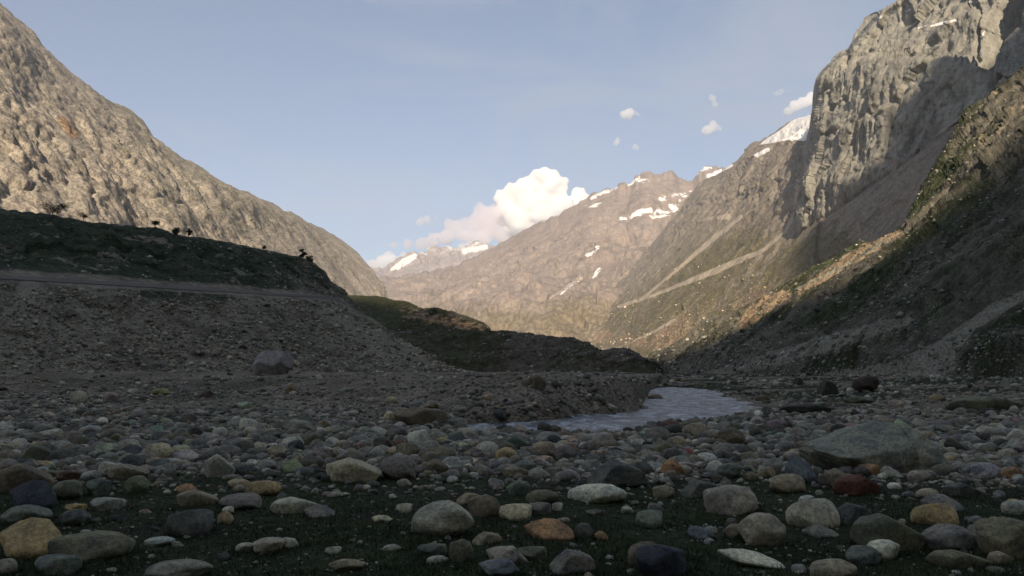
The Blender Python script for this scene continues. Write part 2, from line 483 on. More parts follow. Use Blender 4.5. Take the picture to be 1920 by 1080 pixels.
# the road itself: a thin dirt sheet lying on the bench
def build_road():
    P, v = terr['P'], terr['v']
    r0 = int(np.argmin(np.abs(v[:, 0] - 1.0))); r1 = int(np.argmin(np.abs(v[:, 0] - 2.0)))
    sel = (terr['px'][0] < 642)
    A = P[r0:r1 + 1][:, sel]
    k = np.linspace(0.3, .75, 7)
    rows = []
    n = A.shape[0] - 1
    for t in k:
        i = min(int(t * n), n - 1); f = t * n - i
        rows.append(A[i] * (1 - f) + A[i + 1] * f + np.array([0, 0, .09]))
    Q = np.array(rows)
    m = new_mat('dirt road'); tt = NT(m)
    co = tt.node('ShaderNodeTexCoord').outputs['Object']
    n1 = tt.noise(co, .25, 6, .65); n2_ = tt.noise(co, 3, 5, .7)
    c = tt.mix(tt.rng(n1, .4, .6), (.125, .108, .085, 1), (.16, .14, .112, 1))
    c = tt.mix(tt.rng(n2_, .4, .62, 0, .5), c, (.09, .08, .07, 1))
    bm = tt.node('ShaderNodeBump', {'Height': n2_, 'Strength': .7, 'Distance': .1})
    bs = tt.node('ShaderNodeBsdfPrincipled', {'Base Color': c, 'Roughness': .95, 'Normal': bm.outputs[0]})
    tt.node('ShaderNodeOutputMaterial', {0: bs.outputs[0]})
    o = mesh_obj('road', Q.reshape(-1, 3), grid_faces(*Q.shape[:2]), m)
    tag(o, kind='structure')
build_road()

# ------------------------------------------------------------------ MID MORAINE
m_mor = terrain_mat('moraine earth', (.16, .132, .1), (.12, .1, .078), (.08, .07, .056), grass=(.06, .064, .03), scree=(.15, .135, .12),
                    L=40, bump=1.2, stretch=(.7, .7, .8), grassbreak=.45, contrast=.45, specks=.45)
mb = [(480, 740, 240), (800, 735, 200), (1000, 730, 175), (1215, 728, 160), (1250, 728, 160)]
mm_ = [(480, 640, 280), (640, 640, 262), (760, 655, 240), (860, 655, 222), (930, 668, 205), (1060, 675, 190), (1180, 697, 176), (1215, 706, 172), (1250, 714, 170)]
mt = [(480, 560, 440), (600, 556, 430), (640, 552, 420), (700, 555, 400), (740, 562, 370), (770, 570, 345), (800, 581, 315), (840, 586, 295), (880, 596, 275), (905, 606, 262), (922, 618, 250), (960, 624, 240), (1000, 628, 234), (1050, 631, 226),
      (1075, 633, 222), (1105, 640, 215), (1112, 655, 212), (1122, 660, 210), (1150, 664, 205), (1165, 672, 200), (1182, 685, 192), (1195, 697, 186), (1215, 707, 182), (1250, 716, 180)]
def disp_mor(P, px, py, v, N):
    d = 5.0 * fbm(P / 45, 5, .5) + 1.5 * ridged(P / 14, 4, .5)
    d = d + 1.3 * blocks(P / 7.) + 2.2 * blocks(P / 16. + 2)
    taper = 1 - .7 * sst(v, 1.7, 2.0)
    return d * taper * (.5 + .5 * sst(px, 600, 900)) * sst(v, .05, .7)
def mask_mor(px, py, P, v):
    n = fbm(P / 30, 4)
    G = .42 + .25 * n + .5 * (1 - sst(px, 690, 850)) * sst(v, 1.0, 1.6) + .2 * (1 - sst(px, 900, 1000))
    A = .35 * stroke(px, py, [(760, 585, 12), (900, 615, 10)]) + .1
    B = .55 * stroke(px, py, [(720, 622, 2.5), (820, 624, 2.0)]) + .4 * stroke(px, py, [(850, 630, 8), (920, 640, 10)]) + .2 * n
    return dict(G=G, A=A, B=B)
mor = landform('hill', np.linspace(480, 1250, 380), [mb, mm_, mt], [60, 90], m_mor, disp_mor, mask_mor, back=(10, 140, 60))

# ------------------------------------------------------------------ LEFT MOUNTAIN
m_left = terrain_mat('left mountain rock', (.385, .335, .262), (.32, .285, .228), (.23, .2, .175), grass=(.19, .185, .12), scree=(.42, .38, .31), L=80, bump=1.6,
                     stretch=(1, 1, .6), grassbreak=.9, contrast=.68, specks=.6)
lt = [(-1200, -700, 0), (-500, -420, 0), (-200, -180, 0), (-60, -40, 0), (0, 18, 0), (40, 50, 0), (90, 105, 0), (150, 165, 0), (200, 197, 0), (240, 210, 0), (262, 232, 0), (280, 262, 0), (330, 300, 0), (370, 325, 0), (405, 346, 0), (430, 355, 0), (480, 375, 0),
      (520, 396, 0), (570, 415, 0), (610, 434, 0), (640, 450, 0), (670, 475, 0), (690, 500, 0), (703, 525, 0), (712, 555, 0), (740, 600, 0), (760, 640, 0)]
lb = [(-1200, 720, 0), (760, 720, 0)]
def Y_left(px, py, Y):
    a, b = tang(px, py)
    k, X0 = .9, 300.0
    q = (-a - k * b) / X0
    return 1.0 / np.sqrt(np.maximum(q, 1 / 6000.) ** 2 + (1 / 3600.) ** 2)
lt0 = lt
lt = jag(lt, 0, 700, 1.8, 26, 5.2)
def disp_left(P, px, py, v, N):
    w = 26 * fbm(P / 500, 3)[..., None]
    q = P + w
    d = 30 * fbm(q / 420, 3, .4)
    s = np.stack([P[..., 1] / 95 + P[..., 0] / 140, P[..., 2] / 330, P[..., 0] / 500], -1)
    low = 1 - sst(py - interp(px, [(0, 300), (300, 400), (760, 560)]), -160, 60) * 0
    s2 = np.stack([P[..., 1] / 260 + P[..., 0] / 330 + fbm(P / 300, 3) * .5, P[..., 2] / 420, P[..., 0] / 700], -1)
    lowband = stroke(px, py, [(-100, 330, 90), (200, 350, 80), (420, 420, 40)], .8)
    d = d + 8 * ridged(s2, 4, .5) + 5 * ridged(s, 4, .55) * (.35 + lowband)
    qw = P + 9 * fbm(P / 40, 2)[..., None]
    d = d - 6.5 * np.maximum(cracks(qw / np.array([60., 50., 240.]), .08) * (.15 + .85 * lowband), .3 * cracks(qw / 60. + 4, .06))
    upl = (P[..., 2] - .9 * P[..., 0]) / 1.345; nl = (P[..., 0] + .9 * P[..., 2]) / 1.345
    wv = fbm(P / 70, 3)
    g1 = ridged(np.stack([P[..., 1] / 46 + .9 * wv, upl / 190, nl / 90], -1), 3, .5)
    g2 = ridged(np.stack([P[..., 1] / 17 + .7 * wv, upl / 60 + wv, nl / 40], -1), 3, .55)
    d = d + 3.2 * g1 + 1.5 * g2 + 2.0 * blocks(P / np.array([9., 8., 13.])) + 3.2 * blocks(P / np.array([34., 30., 26.]) + 5) * (.3 + .7 * sst(fbm(P / 160, 2), -.1, .3))
    t = 1 - .75 * sst(v, .86, 1.0)
    t = 1 - .6 * sst(v, .9, 1.0)
    return d * t
def mask_left(px, py, P, v):
    n = fbm(P / 260, 4)
    G = .16 + .3 * n + .15 * stroke(px, py, [(200, 240, 40), (330, 330, 30), (480, 400, 30)])
    A = .6 * stroke(px, py, [(118, 225, 9), (138, 252, 9)]) + .12
    B = .2 + .25 * n
    return dict(G=G, A=A, B=B)
left = landform('mountain', np.linspace(-1200, 760, 700), [lb, lt], [300], m_left, disp_left, mask_left, Yfun=Y_left, smooth_top=lt0, back=(12, 900, 700))

# ------------------------------------------------------------------ DISTANT SNOWY PEAKS
m_snowy = terrain_mat('distant peak rock', (.33, .28, .25), (.29, .25, .23), (.22, .19, .18), scree=(.36, .32, .29), L=900, bump=35, stretch=(1, 1, .5), contrast=.3, specks=.1)
ft = [(560, 520, 10800), (690, 512, 10800), (720, 508, 10800), (745, 497, 10800), (760, 490, 10600), (775, 476, 10500), (790, 482, 10500), (800, 480, 10500), (815, 470, 10500), (828, 473, 10500), (840, 468, 10400), (850, 472, 10400), (862, 466, 10400), (880, 468, 10400), (892, 461, 10400),
      (905, 460, 10300), (925, 470, 10300), (960, 474, 10300), (1050, 480, 10300)]
fb = [(560, 640, 7600), (1050, 640, 7600)]
def disp_far(P, px, py, v, N):
    d = 60 * ridged(P / 1500, 5, .5) * (1 - .85 * sst(v, .75, 1.0))
    q = P / np.array([330., 330., 420.]) + fbm(P / 400, 2)[..., None] * .4
    return d + 60 * blocks(q) + 26 * ridged(P / 170 + 3, 4, .55)
def mask_far(px, py, P, v):
    n = ridged(P / 420, 5, .6)
    R_ = sst(500 - py, -6, 26) * (.24 + .12 * n)
    R_ = np.maximum(R_, .9 * stroke(px, py, [(735, 505, 3), (760, 490, 7), (778, 480, 5)]))
    R_ = np.maximum(R_, .75 * stroke(px, py, [(870, 470, 5), (910, 464, 6)]))
    return dict(R=R_, B=.3 + 0 * px)
ft = [(x, float(np.interp(x, [p[0] for p in ft], [p[1] for p in ft])) + (5.5 * float(ridged(np.array([[x / 26., 3.3, .7]]), 4, .6)[0]) - 4) * (-1), 10400) for x in np.arange(560, 1051, 3.)]
far = landform('mountain', np.linspace(560, 1050, 330), [fb, ft], [120], m_snowy, disp_far, mask_far, back=(6, 500, 500))

# ------------------------------------------------------------------ CENTRAL FAR MOUNTAIN
m_cent = terrain_mat('central mountain rock', (.3, .245, .205), (.26, .215, .185), (.195, .17, .158), grass=(.2, .165, .11), scree=(.42, .35, .3), L=420, bump=11,
                     stretch=(1, 1, .5), grassbreak=.5, contrast=.28, specks=.25)
ct = [(600, 560, 5800), (700, 521, 5800), (725, 522, 5800), (760, 517, 5800), (820, 508, 5800), (880, 486, 5700), (925, 465, 5600), (960, 447, 5500), (1000, 425, 5400), (1040, 408, 5300), (1080, 386, 5200), (1105, 370, 5200), (1140, 357, 5200), (1165, 350, 5200),
      (1180, 345, 5200), (1192, 332, 5200), (1210, 322, 5200), (1225, 326, 5200), (1245, 322, 5200), (1262, 324, 5200), (1275, 336, 5200), (1300, 338, 5200), (1312, 322, 5200), (1330, 312, 5200), (1350, 318, 5200), (1380, 310, 5200), (1400, 318, 5200), (1500, 330, 5200)]
cb = [(600, 700, 3000), (900, 700, 2700), (1500, 700, 2500)]
cm = [(600, 600, 3600), (800, 585, 3600), (950, 600, 3200), (1100, 590, 3200), (1500, 560, 3200)]
ct0 = ct
ct = jag(ct, 700, 1400, 3.6, 22, 2.2)
def disp_cent(P, px, py, v, N):
    w = 60 * fbm(P / 900, 3)[..., None]
    s = np.stack([P[..., 0] / 420 + P[..., 2] / 900, P[..., 2] / 900, P[..., 1] / 900], -1)
    d = 110 * fbm((P + w) / 1300, 5, .5) + 30 * ridged(s, 6, .5) + 6 * ridged(P / 90, 4, .6) + 40 * blocks((P + w) / np.array([190., 230., 210.])) + 15 * blocks((P + w) / 70. + 3)
    return d * (1 - .88 * sst(v, 1.6, 1.97))
def mask_cent(px, py, P, v):
    n = fbm(P / 500, 4)
    S_ = lambda *a: stroke(px, py, list(a), .5)
    R_ = np.zeros_like(px)
    for st in ([(1178, 346, 4), (1200, 336, 7), (1216, 340, 4)], [(1165, 410, 4), (1195, 402, 8), (1215, 396, 9), (1225, 405, 5)], [(1225, 405, 7), (1250, 396, 12), (1268, 388, 10), (1300, 366, 9)],
               [(1240, 372, 6), (1300, 364, 8)], [(1108, 372, 3), (1135, 360, 4), (1160, 352, 3)], [(1090, 388, 3), (1125, 383, 5)], [(1285, 333, 4), (1310, 322, 6), (1330, 314, 6)], [(1100, 478, 4), (1118, 472, 5), (1124, 460, 3)],
               [(1112, 520, 5), (1124, 505, 4)], [(1050, 552, 2), (1086, 525, 3)], [(1170, 455, 2), (1175, 445, 3)], [(1125, 430, 2), (1135, 428, 2)], [(1330, 330, 6), (1350, 320, 5)]):
        R_ = np.maximum(R_, S_(*st))
    G = .18 + .3 * n + .5 * sst(py, 540, 610)
    B = .15 + .2 * n + .5 * S_((870, 560, 2), (900, 530, 3)) + .4 * S_((1030, 560, 2), (1090, 520, 4)) + .3 * S_((900, 520, 3), (925, 490, 4))
    A = .25 + .25 * n * (py > 420)
    n3 = fbm(P / 60 + 2, 4, .6)
    return dict(R=R_ * np.clip(.5 + .6 * n3, 0, 1), G=G, B=B, A=A * .5)
cent = landform('mountain', np.linspace(600, 1500, 520), [cb, cm, ct], [60, 200], m_cent, disp_cent, mask_cent, smooth_top=ct0, back=(10, 900, 900))

# ------------------------------------------------------------------ RIGHT SIDE: near slope (spur), far slope, cliff
K2, X02 = 1.2, 60.0
spur_top = [(1150, 716), (1185, 702), (1240, 668), (1340, 606), (1440, 556), (1520, 512), (1570, 486), (1600, 466), (1618, 455), (1630, 462), (1650, 452), (1680, 440), (1700, 428), (1716, 400), (1740, 352), (1760, 322), (1790, 278), (1812, 248), (1830, 215),
            (1850, 192), (1880, 168), (1905, 145), (1920, 133), (1960, 95), (2050, 10), (2200, -100), (2500, -300)]
def q_spur(px, py):
    a, b = tang(px, py)
    return np.maximum((a - K2 * b) / X02, 1 / 900.)
def Y_spur(px, py, Y):
    return 1 / q_spur(px, py)
m_spur = terrain_mat('right slope earth and rock', (.19, .172, .132), (.145, .134, .104), (.1, .094, .077), grass=(.057, .068, .034), scree=(.3, .285, .225), L=40, bump=1.6,
                     stretch=(.35, 1, .35), grassbreak=.5, contrast=.42, specks=.6, extra=(.3, .225, .145), rot=(0, 0, 0))
def slope_coords(P):
    up = (P[..., 0] * K2 + P[..., 2]) / math.hypot(K2, 1)      # along the fall line
    nn = (P[..., 0] - P[..., 2] * K2) / math.hypot(K2, 1)
    return up, nn
def disp_spur(P, px, py, v, N):
    up, nn = slope_coords(P)
    s = np.stack([P[..., 1] / 24 + up / 60, up / 110, nn / 60], -1)
    d = 3.2 * fbm(P / 60, 4, .5) + 3.0 * ridged(s, 5, .55) + .8 * ridged(P / 7, 4, .6)
    slab = sst(py, 480, 200) * sst(px, 1660, 1760)
    s2 = np.stack([P[..., 1] / 9 + up / 30, up / 90, nn / 30], -1)
    d = d + 4.0 * slab * (ridged(s2, 4, .5) - .5)
    bq = np.stack([up / 14, P[..., 1] / 8, nn / 8], -1)
    d = d * .75 + (.7 + 1.6 * slab) * (1.8 * blocks(bq) + .8 * blocks(bq * 2.7 + 3))
    t = (1 - .6 * sst(v, .9, 1.0)) * sst(745 - py, 15, 70)
    return d * t
def mask_spur(px, py, P, v):
    up, nn = slope_coords(P)
    n = fbm(np.stack([P[..., 1] / 25, up / 60, nn / 30], -1), 4)
    S_ = lambda *a: stroke(px, py, list(a), .5)
    G = .58 + .5 * n - .25 * sst(px, 1480, 1300)
    slab = sst(py, 420, 180) * sst(px, 1740, 1800)
    dtop = py - interp(px, spur_top)
    edge = (1 - sst(dtop, 10, 40)) * sst(px, 1700, 1730)
    G = G * (1 - .45 * slab) + .15 * edge
    G = G - .35 * S_((1300, 700, 25), (1450, 660, 30), (1700, 600, 22)) - .6 * S_((1920, 548, 16), (1700, 670, 30), (1640, 700, 40))
    fan = poly(px, py, [(1990, 505), (1920, 545), (1850, 578), (1760, 640), (1680, 676), (1600, 705), (1560, 722), (1720, 725), (1790, 690), (1790, 660), (1830, 615), (1920, 562), (1990, 530)], 7)
    B = .95 * fan + .62 * S_((1330, 705, 10), (1450, 672, 16), (1560, 640, 16), (1700, 600, 9)) + .4 * S_((1500, 715, 10), (1650, 700, 20)) + .15 * n + .1
    B = B + .35 * S_((1400, 640, 3), (1560, 530, 3)) + .5 * S_((1500, 540, 4), (1570, 505, 5), (1660, 450, 5))
    A = .75 * S_((1395, 605, 14), (1440, 570, 18), (1475, 555, 12)) + .62 * S_((1500, 545, 8), (1560, 508, 12), (1650, 450, 14), (1690, 436, 6)) + .5 * slab * sst(n, -.2, .3) + .25 * sst(px, 1450, 1250) * sst(n, -.1, .4)
    return dict(G=G * (1 - .9 * fan), B=B, A=A)
sb = [(1150, 745, 0), (1500, 745, 0), (2500, 780, 0)]
st_ = [(p[0], p[1], 0) for p in spur_top]
spur = landform('terrain', np.concatenate([np.linspace(1150, 1980, 700), np.linspace(1985, 2500, 90)]), [sb, st_], [360], m_spur, disp_spur, mask_spur, Yfun=Y_spur, back=(14, 130, 150))

m_far_slope = terrain_mat('far right slope rock', (.28, .24, .185), (.225, .195, .158), (.16, .143, .124), grass=(.15, .132, .07), scree=(.4, .34, .26), L=120, bump=3.2,
                          stretch=(1, 1, 1), grassbreak=.8, contrast=.36, specks=.5, extra=(.3, .21, .14))
gt = [(930, 606), (1000, 598), (1060, 590), (1100, 575), (1150, 532), (1180, 505), (1210, 475), (1240, 440), (1262, 405), (1290, 368), (1310, 345), (1335, 330), (1360, 318), (1385, 300), (1400, 280), (1412, 268), (1425, 268), (1440, 260), (1460, 246), (1480, 232), (1495, 222), (1515, 218),
      (1540, 214), (1548, 416), (1560, 402), (1640, 345), (1720, 285), (1800, 225), (1850, 195), (1960, 120)]
cliff_base = [(1440, 520), (1480, 458), (1500, 432), (1560, 396), (1640, 340), (1720, 280), (1800, 222), (1960, 112), (2400, -100)]
def Y_g(px, py, Y):
    a, b = tang(px, py)
    k, X0 = .8, 300.0
    q = np.maximum((a - k * b) / X0, 1 / 6000.)
    q = np.sqrt(q ** 2 + (1 / 4200.) ** 2)
    dlow = interp(px, spur_top) - py
    w = (1 - sst(dlow, 0, 110)) * (1 - sst(px, 1380, 1490))
    qs = np.sqrt(q_spur(px, py) ** 2)
    return 1 / q
gt0 = gt
gt3 = jag([(p[0], p[1], 0) for p in gt], 1150, 1440, 2.6, 24, 7.2)
gt = [(p[0], p[1]) for p in gt3]
def disp_g(P, px, py, v, N):
    up, nn = slope_coords(P)
    Y = P[..., 1]; sc = np.clip(Y / 1500., .2, 1.6)
    s = np.stack([P[..., 1] / 190 + up / 400, up / 800, nn / 400], -1)
    d = 20 * fbm(P / 500, 4, .45) + 10 * ridged(s, 5, .5) + 2 * ridged(P / 45, 4, .55)
    hi = .25 + .75 * sst(interp(px, [(1100, 560), (1200, 500), (1300, 430), (1420, 400), (1500, 410), (1960, 200)]) - py, -30, 60)
    bs_ = np.stack([up / 90, P[..., 1] / 70, nn / 50], -1)
    d = d - hi * 7 * cracks(np.stack([up / 200, P[..., 1] / 60, nn / 80], -1), .08)
    d = d + hi * (22 * blocks(bs_) + 8 * blocks(bs_ * 2.9 + 7))
    t = 1 - .7 * sst(v, .9, 1.0)
    return d * t * np.minimum(sc, 1) ** 1.3
def mask_g(px, py, P, v):
    up, nn = slope_coords(P)
    n = fbm(np.stack([P[..., 1] / 200, up / 400, nn / 200], -1), 4)
    S_ = lambda *a: stroke(px, py, list(a), .5)
    R_ = poly(px, py, [(1422, 272), (1440, 258), (1462, 244), (1485, 226), (1510, 215), (1535, 212), (1530, 262), (1500, 264), (1478, 262), (1450, 268)], 3) * .9
    R_ = np.maximum(R_, .8 * S_((1418, 292, 4), (1440, 280, 4)))
    R_ = np.maximum(R_, .6 * S_((1340, 326, 3), (1372, 310, 4)))
    G = .12 + .4 * n + .62 * sst(py - interp(px, [(1100, 560), (1200, 500), (1300, 420), (1420, 380), (1500, 390)]), -10, 90)
    B = .18 + .35 * n + .75 * S_((1497, 340, 3), (1490, 400, 4), (1472, 435, 4), (1430, 470, 5), (1340, 508, 5), (1230, 552, 3), (1160, 575, 3)) + .6 * S_((1390, 405, 3), (1300, 480, 3), (1205, 560, 3)) + .5 * S_((1150, 656, 2), (1230, 620, 3), (1262, 600, 2)) + .4 * S_((1300, 415, 2), (1365, 405, 5))
    A = .16 + .35 * n * sst(py, 520, 600) + .4 * S_((1120, 630, 12), (1200, 640, 12)) + .3 * stroke(px, py, [(1240, 640, 25), (1330, 590, 25), (1420, 550, 20)])
    G = G - .18 * sst(n, 0, .3)
    return dict(R=R_, G=G, B=B, A=A)
farslope = landform('mountain', np.linspace(930, 1960, 700), [[(930, 712, 0), (1960, 712, 0)], [(p[0], p[1], 0) for p in gt]], [330], m_far_slope, disp_g, mask_g, Yfun=Y_g, smooth_top=gt0, back=(12, 700, 600))

m_cliff = terrain_mat('granite cliff', (.31, .298, .25), (.27, .262, .225), (.2, .196, .175), grass=(.08, .085, .045), scree=(.33, .3, .26), L=160, bump=4,
                      stretch=(1, 1, .35), grassbreak=.45, contrast=.3, specks=.15, extra=(.26, .21, .15))
cl_l = [(1440, 0)]
kt = [(1462, 520), (1478, 460), (1488, 410), (1492, 360), (1500, 318), (1508, 290), (1516, 262), (1522, 236), (1526, 200), (1528, 160), (1532, 146), (1545, 128), (1562, 112), (1580, 98), (1596, 84), (1608, 60), (1618, 40), (1632, 28), (1650, 20), (1672, 10), (1690, -6), (1720, -30), (1800, -60),
      (1900, -90), (2050, -130), (2400, -200)]
def Y_cl(px, py, Y):
    # the big face turns towards the viewer; its left edge turns sharply back into the side valley
    lx = np.interp(py, [-200, 0, 20, 90, 130, 150, 200, 260, 300, 350, 400, 460, 520], [1700, 1692, 1650, 1590, 1545, 1531, 1526, 1517, 1505, 1494, 1489, 1478, 1462])
    e = np.clip(px - lx, 0, None)
    base = interp(px, cliff_base)
    a, b = tang(px, base)
    Yb = .97 / np.sqrt(np.maximum((a - .8 * b) / 300., 1 / 6000.) ** 2 + (1 / 4200.) ** 2)
    Yb = np.where(px > 1500, Yb, 1310)
    up = np.clip(base - py, 0, None)
    Yb = Yb + .35 * up + 60 * sst(120 - py, 0, 10)
    Yb = Yb + .5 * np.clip(py - base, 0, None)
    w = np.interp(py, [100, 150, 240, 300, 400, 520], [8, 22, 26, 44, 30, 10])
    Yb = Yb + 380 * (1 - sst(e, 0, w)) ** 1.3 + 40 * (1 - sst(e, 0, 160))
    return Yb
kt0 = kt
kt = jag([(p[0], p[1], 0) for p in kt], 1550, 1900, 3.5, 34, 8.2)
def disp_cl(P, px, py, v, N):
    s = np.stack([P[..., 0] / 150, P[..., 2] / 620, P[..., 1] / 300], -1)
    base = interp(px, cliff_base)
    tal = sst(py - base, -10, 40)
    d = 16 * fbm(P / 330, 4, .45) + 7 * (ridged(s, 5, .5) - .6) + 1.6 * ridged(P / 22, 4, .55)
    qd = P @ np.array([[.94, 0, .34], [0, 1, 0], [-.34, 0, .94]])     # fractures lean with the dip of the granite
    qd = qd + 2.5 * fbm(P / 60, 2)[..., None]
    ck = np.maximum(cracks(qd / np.array([70., 120., 330.])), .8 * cracks(qd / np.array([38., 60., 150.]) + 9, .06))
    d = d - (1 - tal) * 9 * ck
    d = d + (1 - tal) * (18 * blocks(qd / np.array([75., 75., 170.])) + 8 * blocks(qd / np.array([27., 27., 62.]) + 4)) + 3.5 * blocks(P / 12.)
    # ledge steps
    lay = P[..., 2] / 120 + P[..., 0] / 300 + .5 * fbm(P / 200, 3)
    d = d + 5 * (np.abs(((lay) % 1) - .5) * 2) * (1 - tal)
    rav = stroke(px, py, [(1900, -20, 26), (1872, 40, 20), (1855, 90, 14), (1845, 130, 10)], .7)
    d = d - 45 * rav
    rav2 = stroke(px, py, [(1588, 98, 5), (1593, 128, 4)], .8) + .5 * stroke(px, py, [(1561, 180, 4), (1563, 205, 4)], .8)
    d = d - 20 * rav2
    lx = np.interp(py, [-200, 0, 20, 90, 130, 150, 200, 260, 300, 350, 400, 460, 520], [1700, 1692, 1650, 1590, 1545, 1531, 1526, 1517, 1505, 1494, 1489, 1478, 1462])
    return d * (1 - .35 * tal) * (.3 + .7 * sst(px - lx, 2, 22)) * (1 - .3 * sst(v, .93, 1.0))
def mask_cl(px, py, P, v):
    n = fbm(P / 220, 4)
    S_ = lambda *a: stroke(px, py, list(a), .5)
    base = interp(px, cliff_base)
    R_ = .6 * S_((1638, 38, 3), (1670, 22, 4), (1712, 18, 3)) + .8 * S_((1722, 52, 2), (1750, 47, 3), (1792, 38, 3)) + .45 * S_((1800, 4, 5), (1850, 2, 4)) + .6 * S_((1840, 70, 3), (1846, 60, 4)) + .5 * S_((1880, 80, 4), (1900, 74, 5))
    B = .12 + .9 * S_((1792, 226, 3), (1740, 272, 5), (1690, 312, 7), (1655, 345, 9), (1610, 378, 6), (1560, 410, 5), (1520, 430, 4)) + .9 * poly(px, py, [(1640, 300), (1700, 298), (1672, 340), (1652, 335)], 3) + .3 * S_((1800, 235, 3), (1780, 300, 5))
    tal = sst(py - base, -5, 40)
    G = .05 + .3 * n + .55 * tal
    A = .12 + .2 * n + .2 * (1 - tal) * sst(py, 250, 380)
    n3 = fbm(P / 18 + 2, 4, .6)
    return dict(R=R_ * np.clip(.75 + .45 * n3, 0, 1), B=B, G=G, A=A)
cliff = landform('mountain', np.concatenate([np.linspace(1462, 1562, 160)[:-1], np.linspace(1562, 1960, 360), np.linspace(1965, 2400, 80)]), [[(1462, 560, 0), (1500, 620, 0), (2400, 620, 0)], [(p[0], p[1], 0) for p in kt]], [420], m_cliff, disp_cl, mask_cl, Yfun=Y_cl, smooth_top=kt0, back=(12, 900, 500))

# ------------------------------------------------------------------ MOUNTAIN BEHIND THE CAMERA: it keeps the valley floor in shade
e1 = np.array([math.cos(SUN_AZ), math.sin(SUN_AZ), 0.0])
hd = np.array([math.sin(SUN_AZ), -math.cos(SUN_AZ), 0.0])           # horizontal direction to the sun
e2 = np.array([0, 0, 1.0]) * math.cos(SUN_EL) - hd * math.sin(SUN_EL)
def sunview(P):
    return np.asarray(P) @ e1, np.asarray(P) @ e2
def spts(fn, pts, dy=0):
    out = []
    for (x, y) in pts:
        Q = PT(x, y, fn(np.array([float(x)]), np.array([float(y)]), None)[0]) if fn is not None else None
        A, B = sunview(Q); out.append((float(A), float(B) + dy))
    return out
def mor_Y(px, py, Y):
    return np.array([np.interp(px[0], [p[0] for p in mt], [p[2] for p in mt])])
pm = spts(mor_Y, [(700, 572), (760, 582), (850, 592), (925, 618)])
ps = spts(Y_spur, [(1195, 697), (1290, 668), (1400, 632), (1463, 602), (1530, 577), (1600, 544), (1640, 517), (1690, 468), (1724, 452), (1770, 408), (1820, 368), (1870, 328), (1920, 292)])
pg = spts(Y_g, [(1476, 505), (1510, 450), (1560, 402), (1632, 350)])
pc = spts(Y_cl, [(1638, 300), (1640, 240), (1692, 214), (1718, 190), (1726, 136), (1780, 118), (1845, 112)])
ph = spts(Y_spur, [(1850, 215), (1915, 160)], -8)
pr_ = sorted(pm + ps + ph + pg + pc)
prof = [(-5000, 340), (-500, 260), (pm[0][0] - 60, pm[0][1] + 25)]
for q_ in pr_:
    if q_[0] > prof[-1][0] + 1.5: prof.append(q_)
a_end = prof[-1][0]
prof += [(a_end + 30, prof[-1][1] + 20), (a_end + 110, prof[-1][1] + 90), (a_end + 200, prof[-1][1] + 420), (1300, 1700), (5000, 1700)]
ridge_prof = prof
if os.environ.get('DBG'): print('PR prof', [(round(a), round(b)) for a, b in prof])
def build_behind():
    D = 1500.0
    a = np.concatenate([np.linspace(-5000, -600, 40)[:-1], np.linspace(-600, 1200, 500), np.linspace(1200, 5000, 40)[1:]])
    H = interp(a, ridge_prof)
    H = H + (4 * fbm(np.stack([a / 50, a * 0, a * 0 + 2], -1), 5, .55)) * (1 + sst(a, 200, 500) * 2)
    top = a[:, None] * e1 + H[:, None] * e2 + D * S
    rows = []
    for t in np.linspace(0, 1, 24):      # front face, from foot to crest
        hz = top @ hd
        foot = np.maximum(hz - top[:, 2] / math.tan(R(36)), 150.0)
        run = foot + (hz - foot) * t
        rows.append(a[:, None] * e1 + run[:, None] * hd + np.array([0, 0, 1.]) * ((top[:, 2] + 20) * t - 20)[:, None])
    for t in np.linspace(0.1, 1, 8):
        q = top + hd * 1500 * t; q[:, 2] = top[:, 2] * (1 - t) - 20 * t; rows.append(q)
    P = np.array(rows)
    tt = np.concatenate([np.linspace(0, 1, 24), np.linspace(.9, 0, 8)])
    d = 70 * fbm(P / 400, 5)
    d = d * (np.sin(np.pi * np.clip(tt, 0, 1)) ** 1)[:, None]
    P = P + d[..., None] * np.array([0, 0, 1.]) * .5
    mk = np.zeros(P.shape[:2] + (4,)); mk[..., 1] = .35
    o = mesh_obj('mountain', P.reshape(-1, 3), grid_faces(*P.shape[:2]), m_far_slope, attrs={'mask': mk.reshape(-1, 4)})
    tag(o, kind='structure')
build_behind()

import os
if os.environ.get('DBG'):
    def probe(L, pts):
        for p in pts:
            k = np.argmin((L['px'] - p[0]) ** 2 + (L['py'] - p[1]) ** 2 + 1e6 * (L['v'] > L['v'].max() * .999))
            Q = L['P'].reshape(-1, 3)[k]; A, B = sunview(Q); print('PR', p, np.round(Q, 0), round(float(A)), round(float(B)))
    print('PR cliff'); probe(cliff, [(1895, 0), (1860, 60), (1845, 115), (1780, 115), (1725, 130), (1718, 190), (1690, 215), (1632, 235), (1635, 300), (1900,100),(1700,60),(1560,300)])
    print('PR G'); probe(farslope, [(1632, 350), (1560, 400), (1500, 450), (1472, 500), (1520, 505), (1600, 420),(1450,400),(1400,500),(1300,600),(1220,660),(1250,560)])
    print('PR spur'); probe(spur, [(1200, 695), (1300, 630), (1400, 600), (1480, 570), (1560, 520), (1620, 470), (1640, 500), (1700, 440), (1760, 380), (1800, 350), (1850, 320), (1900, 290), (1850, 200)])
    print('PR mor'); probe(mor, [(640, 555), (700, 562), (760, 575), (850, 590), (920, 620)])
    print('PR left'); probe(left, [(5, 390), (300, 430), (600, 480), (640, 540)])
    print('PR terr'); probe(terr, [(5, 396), (300, 432), (575, 488), (-500,350)])
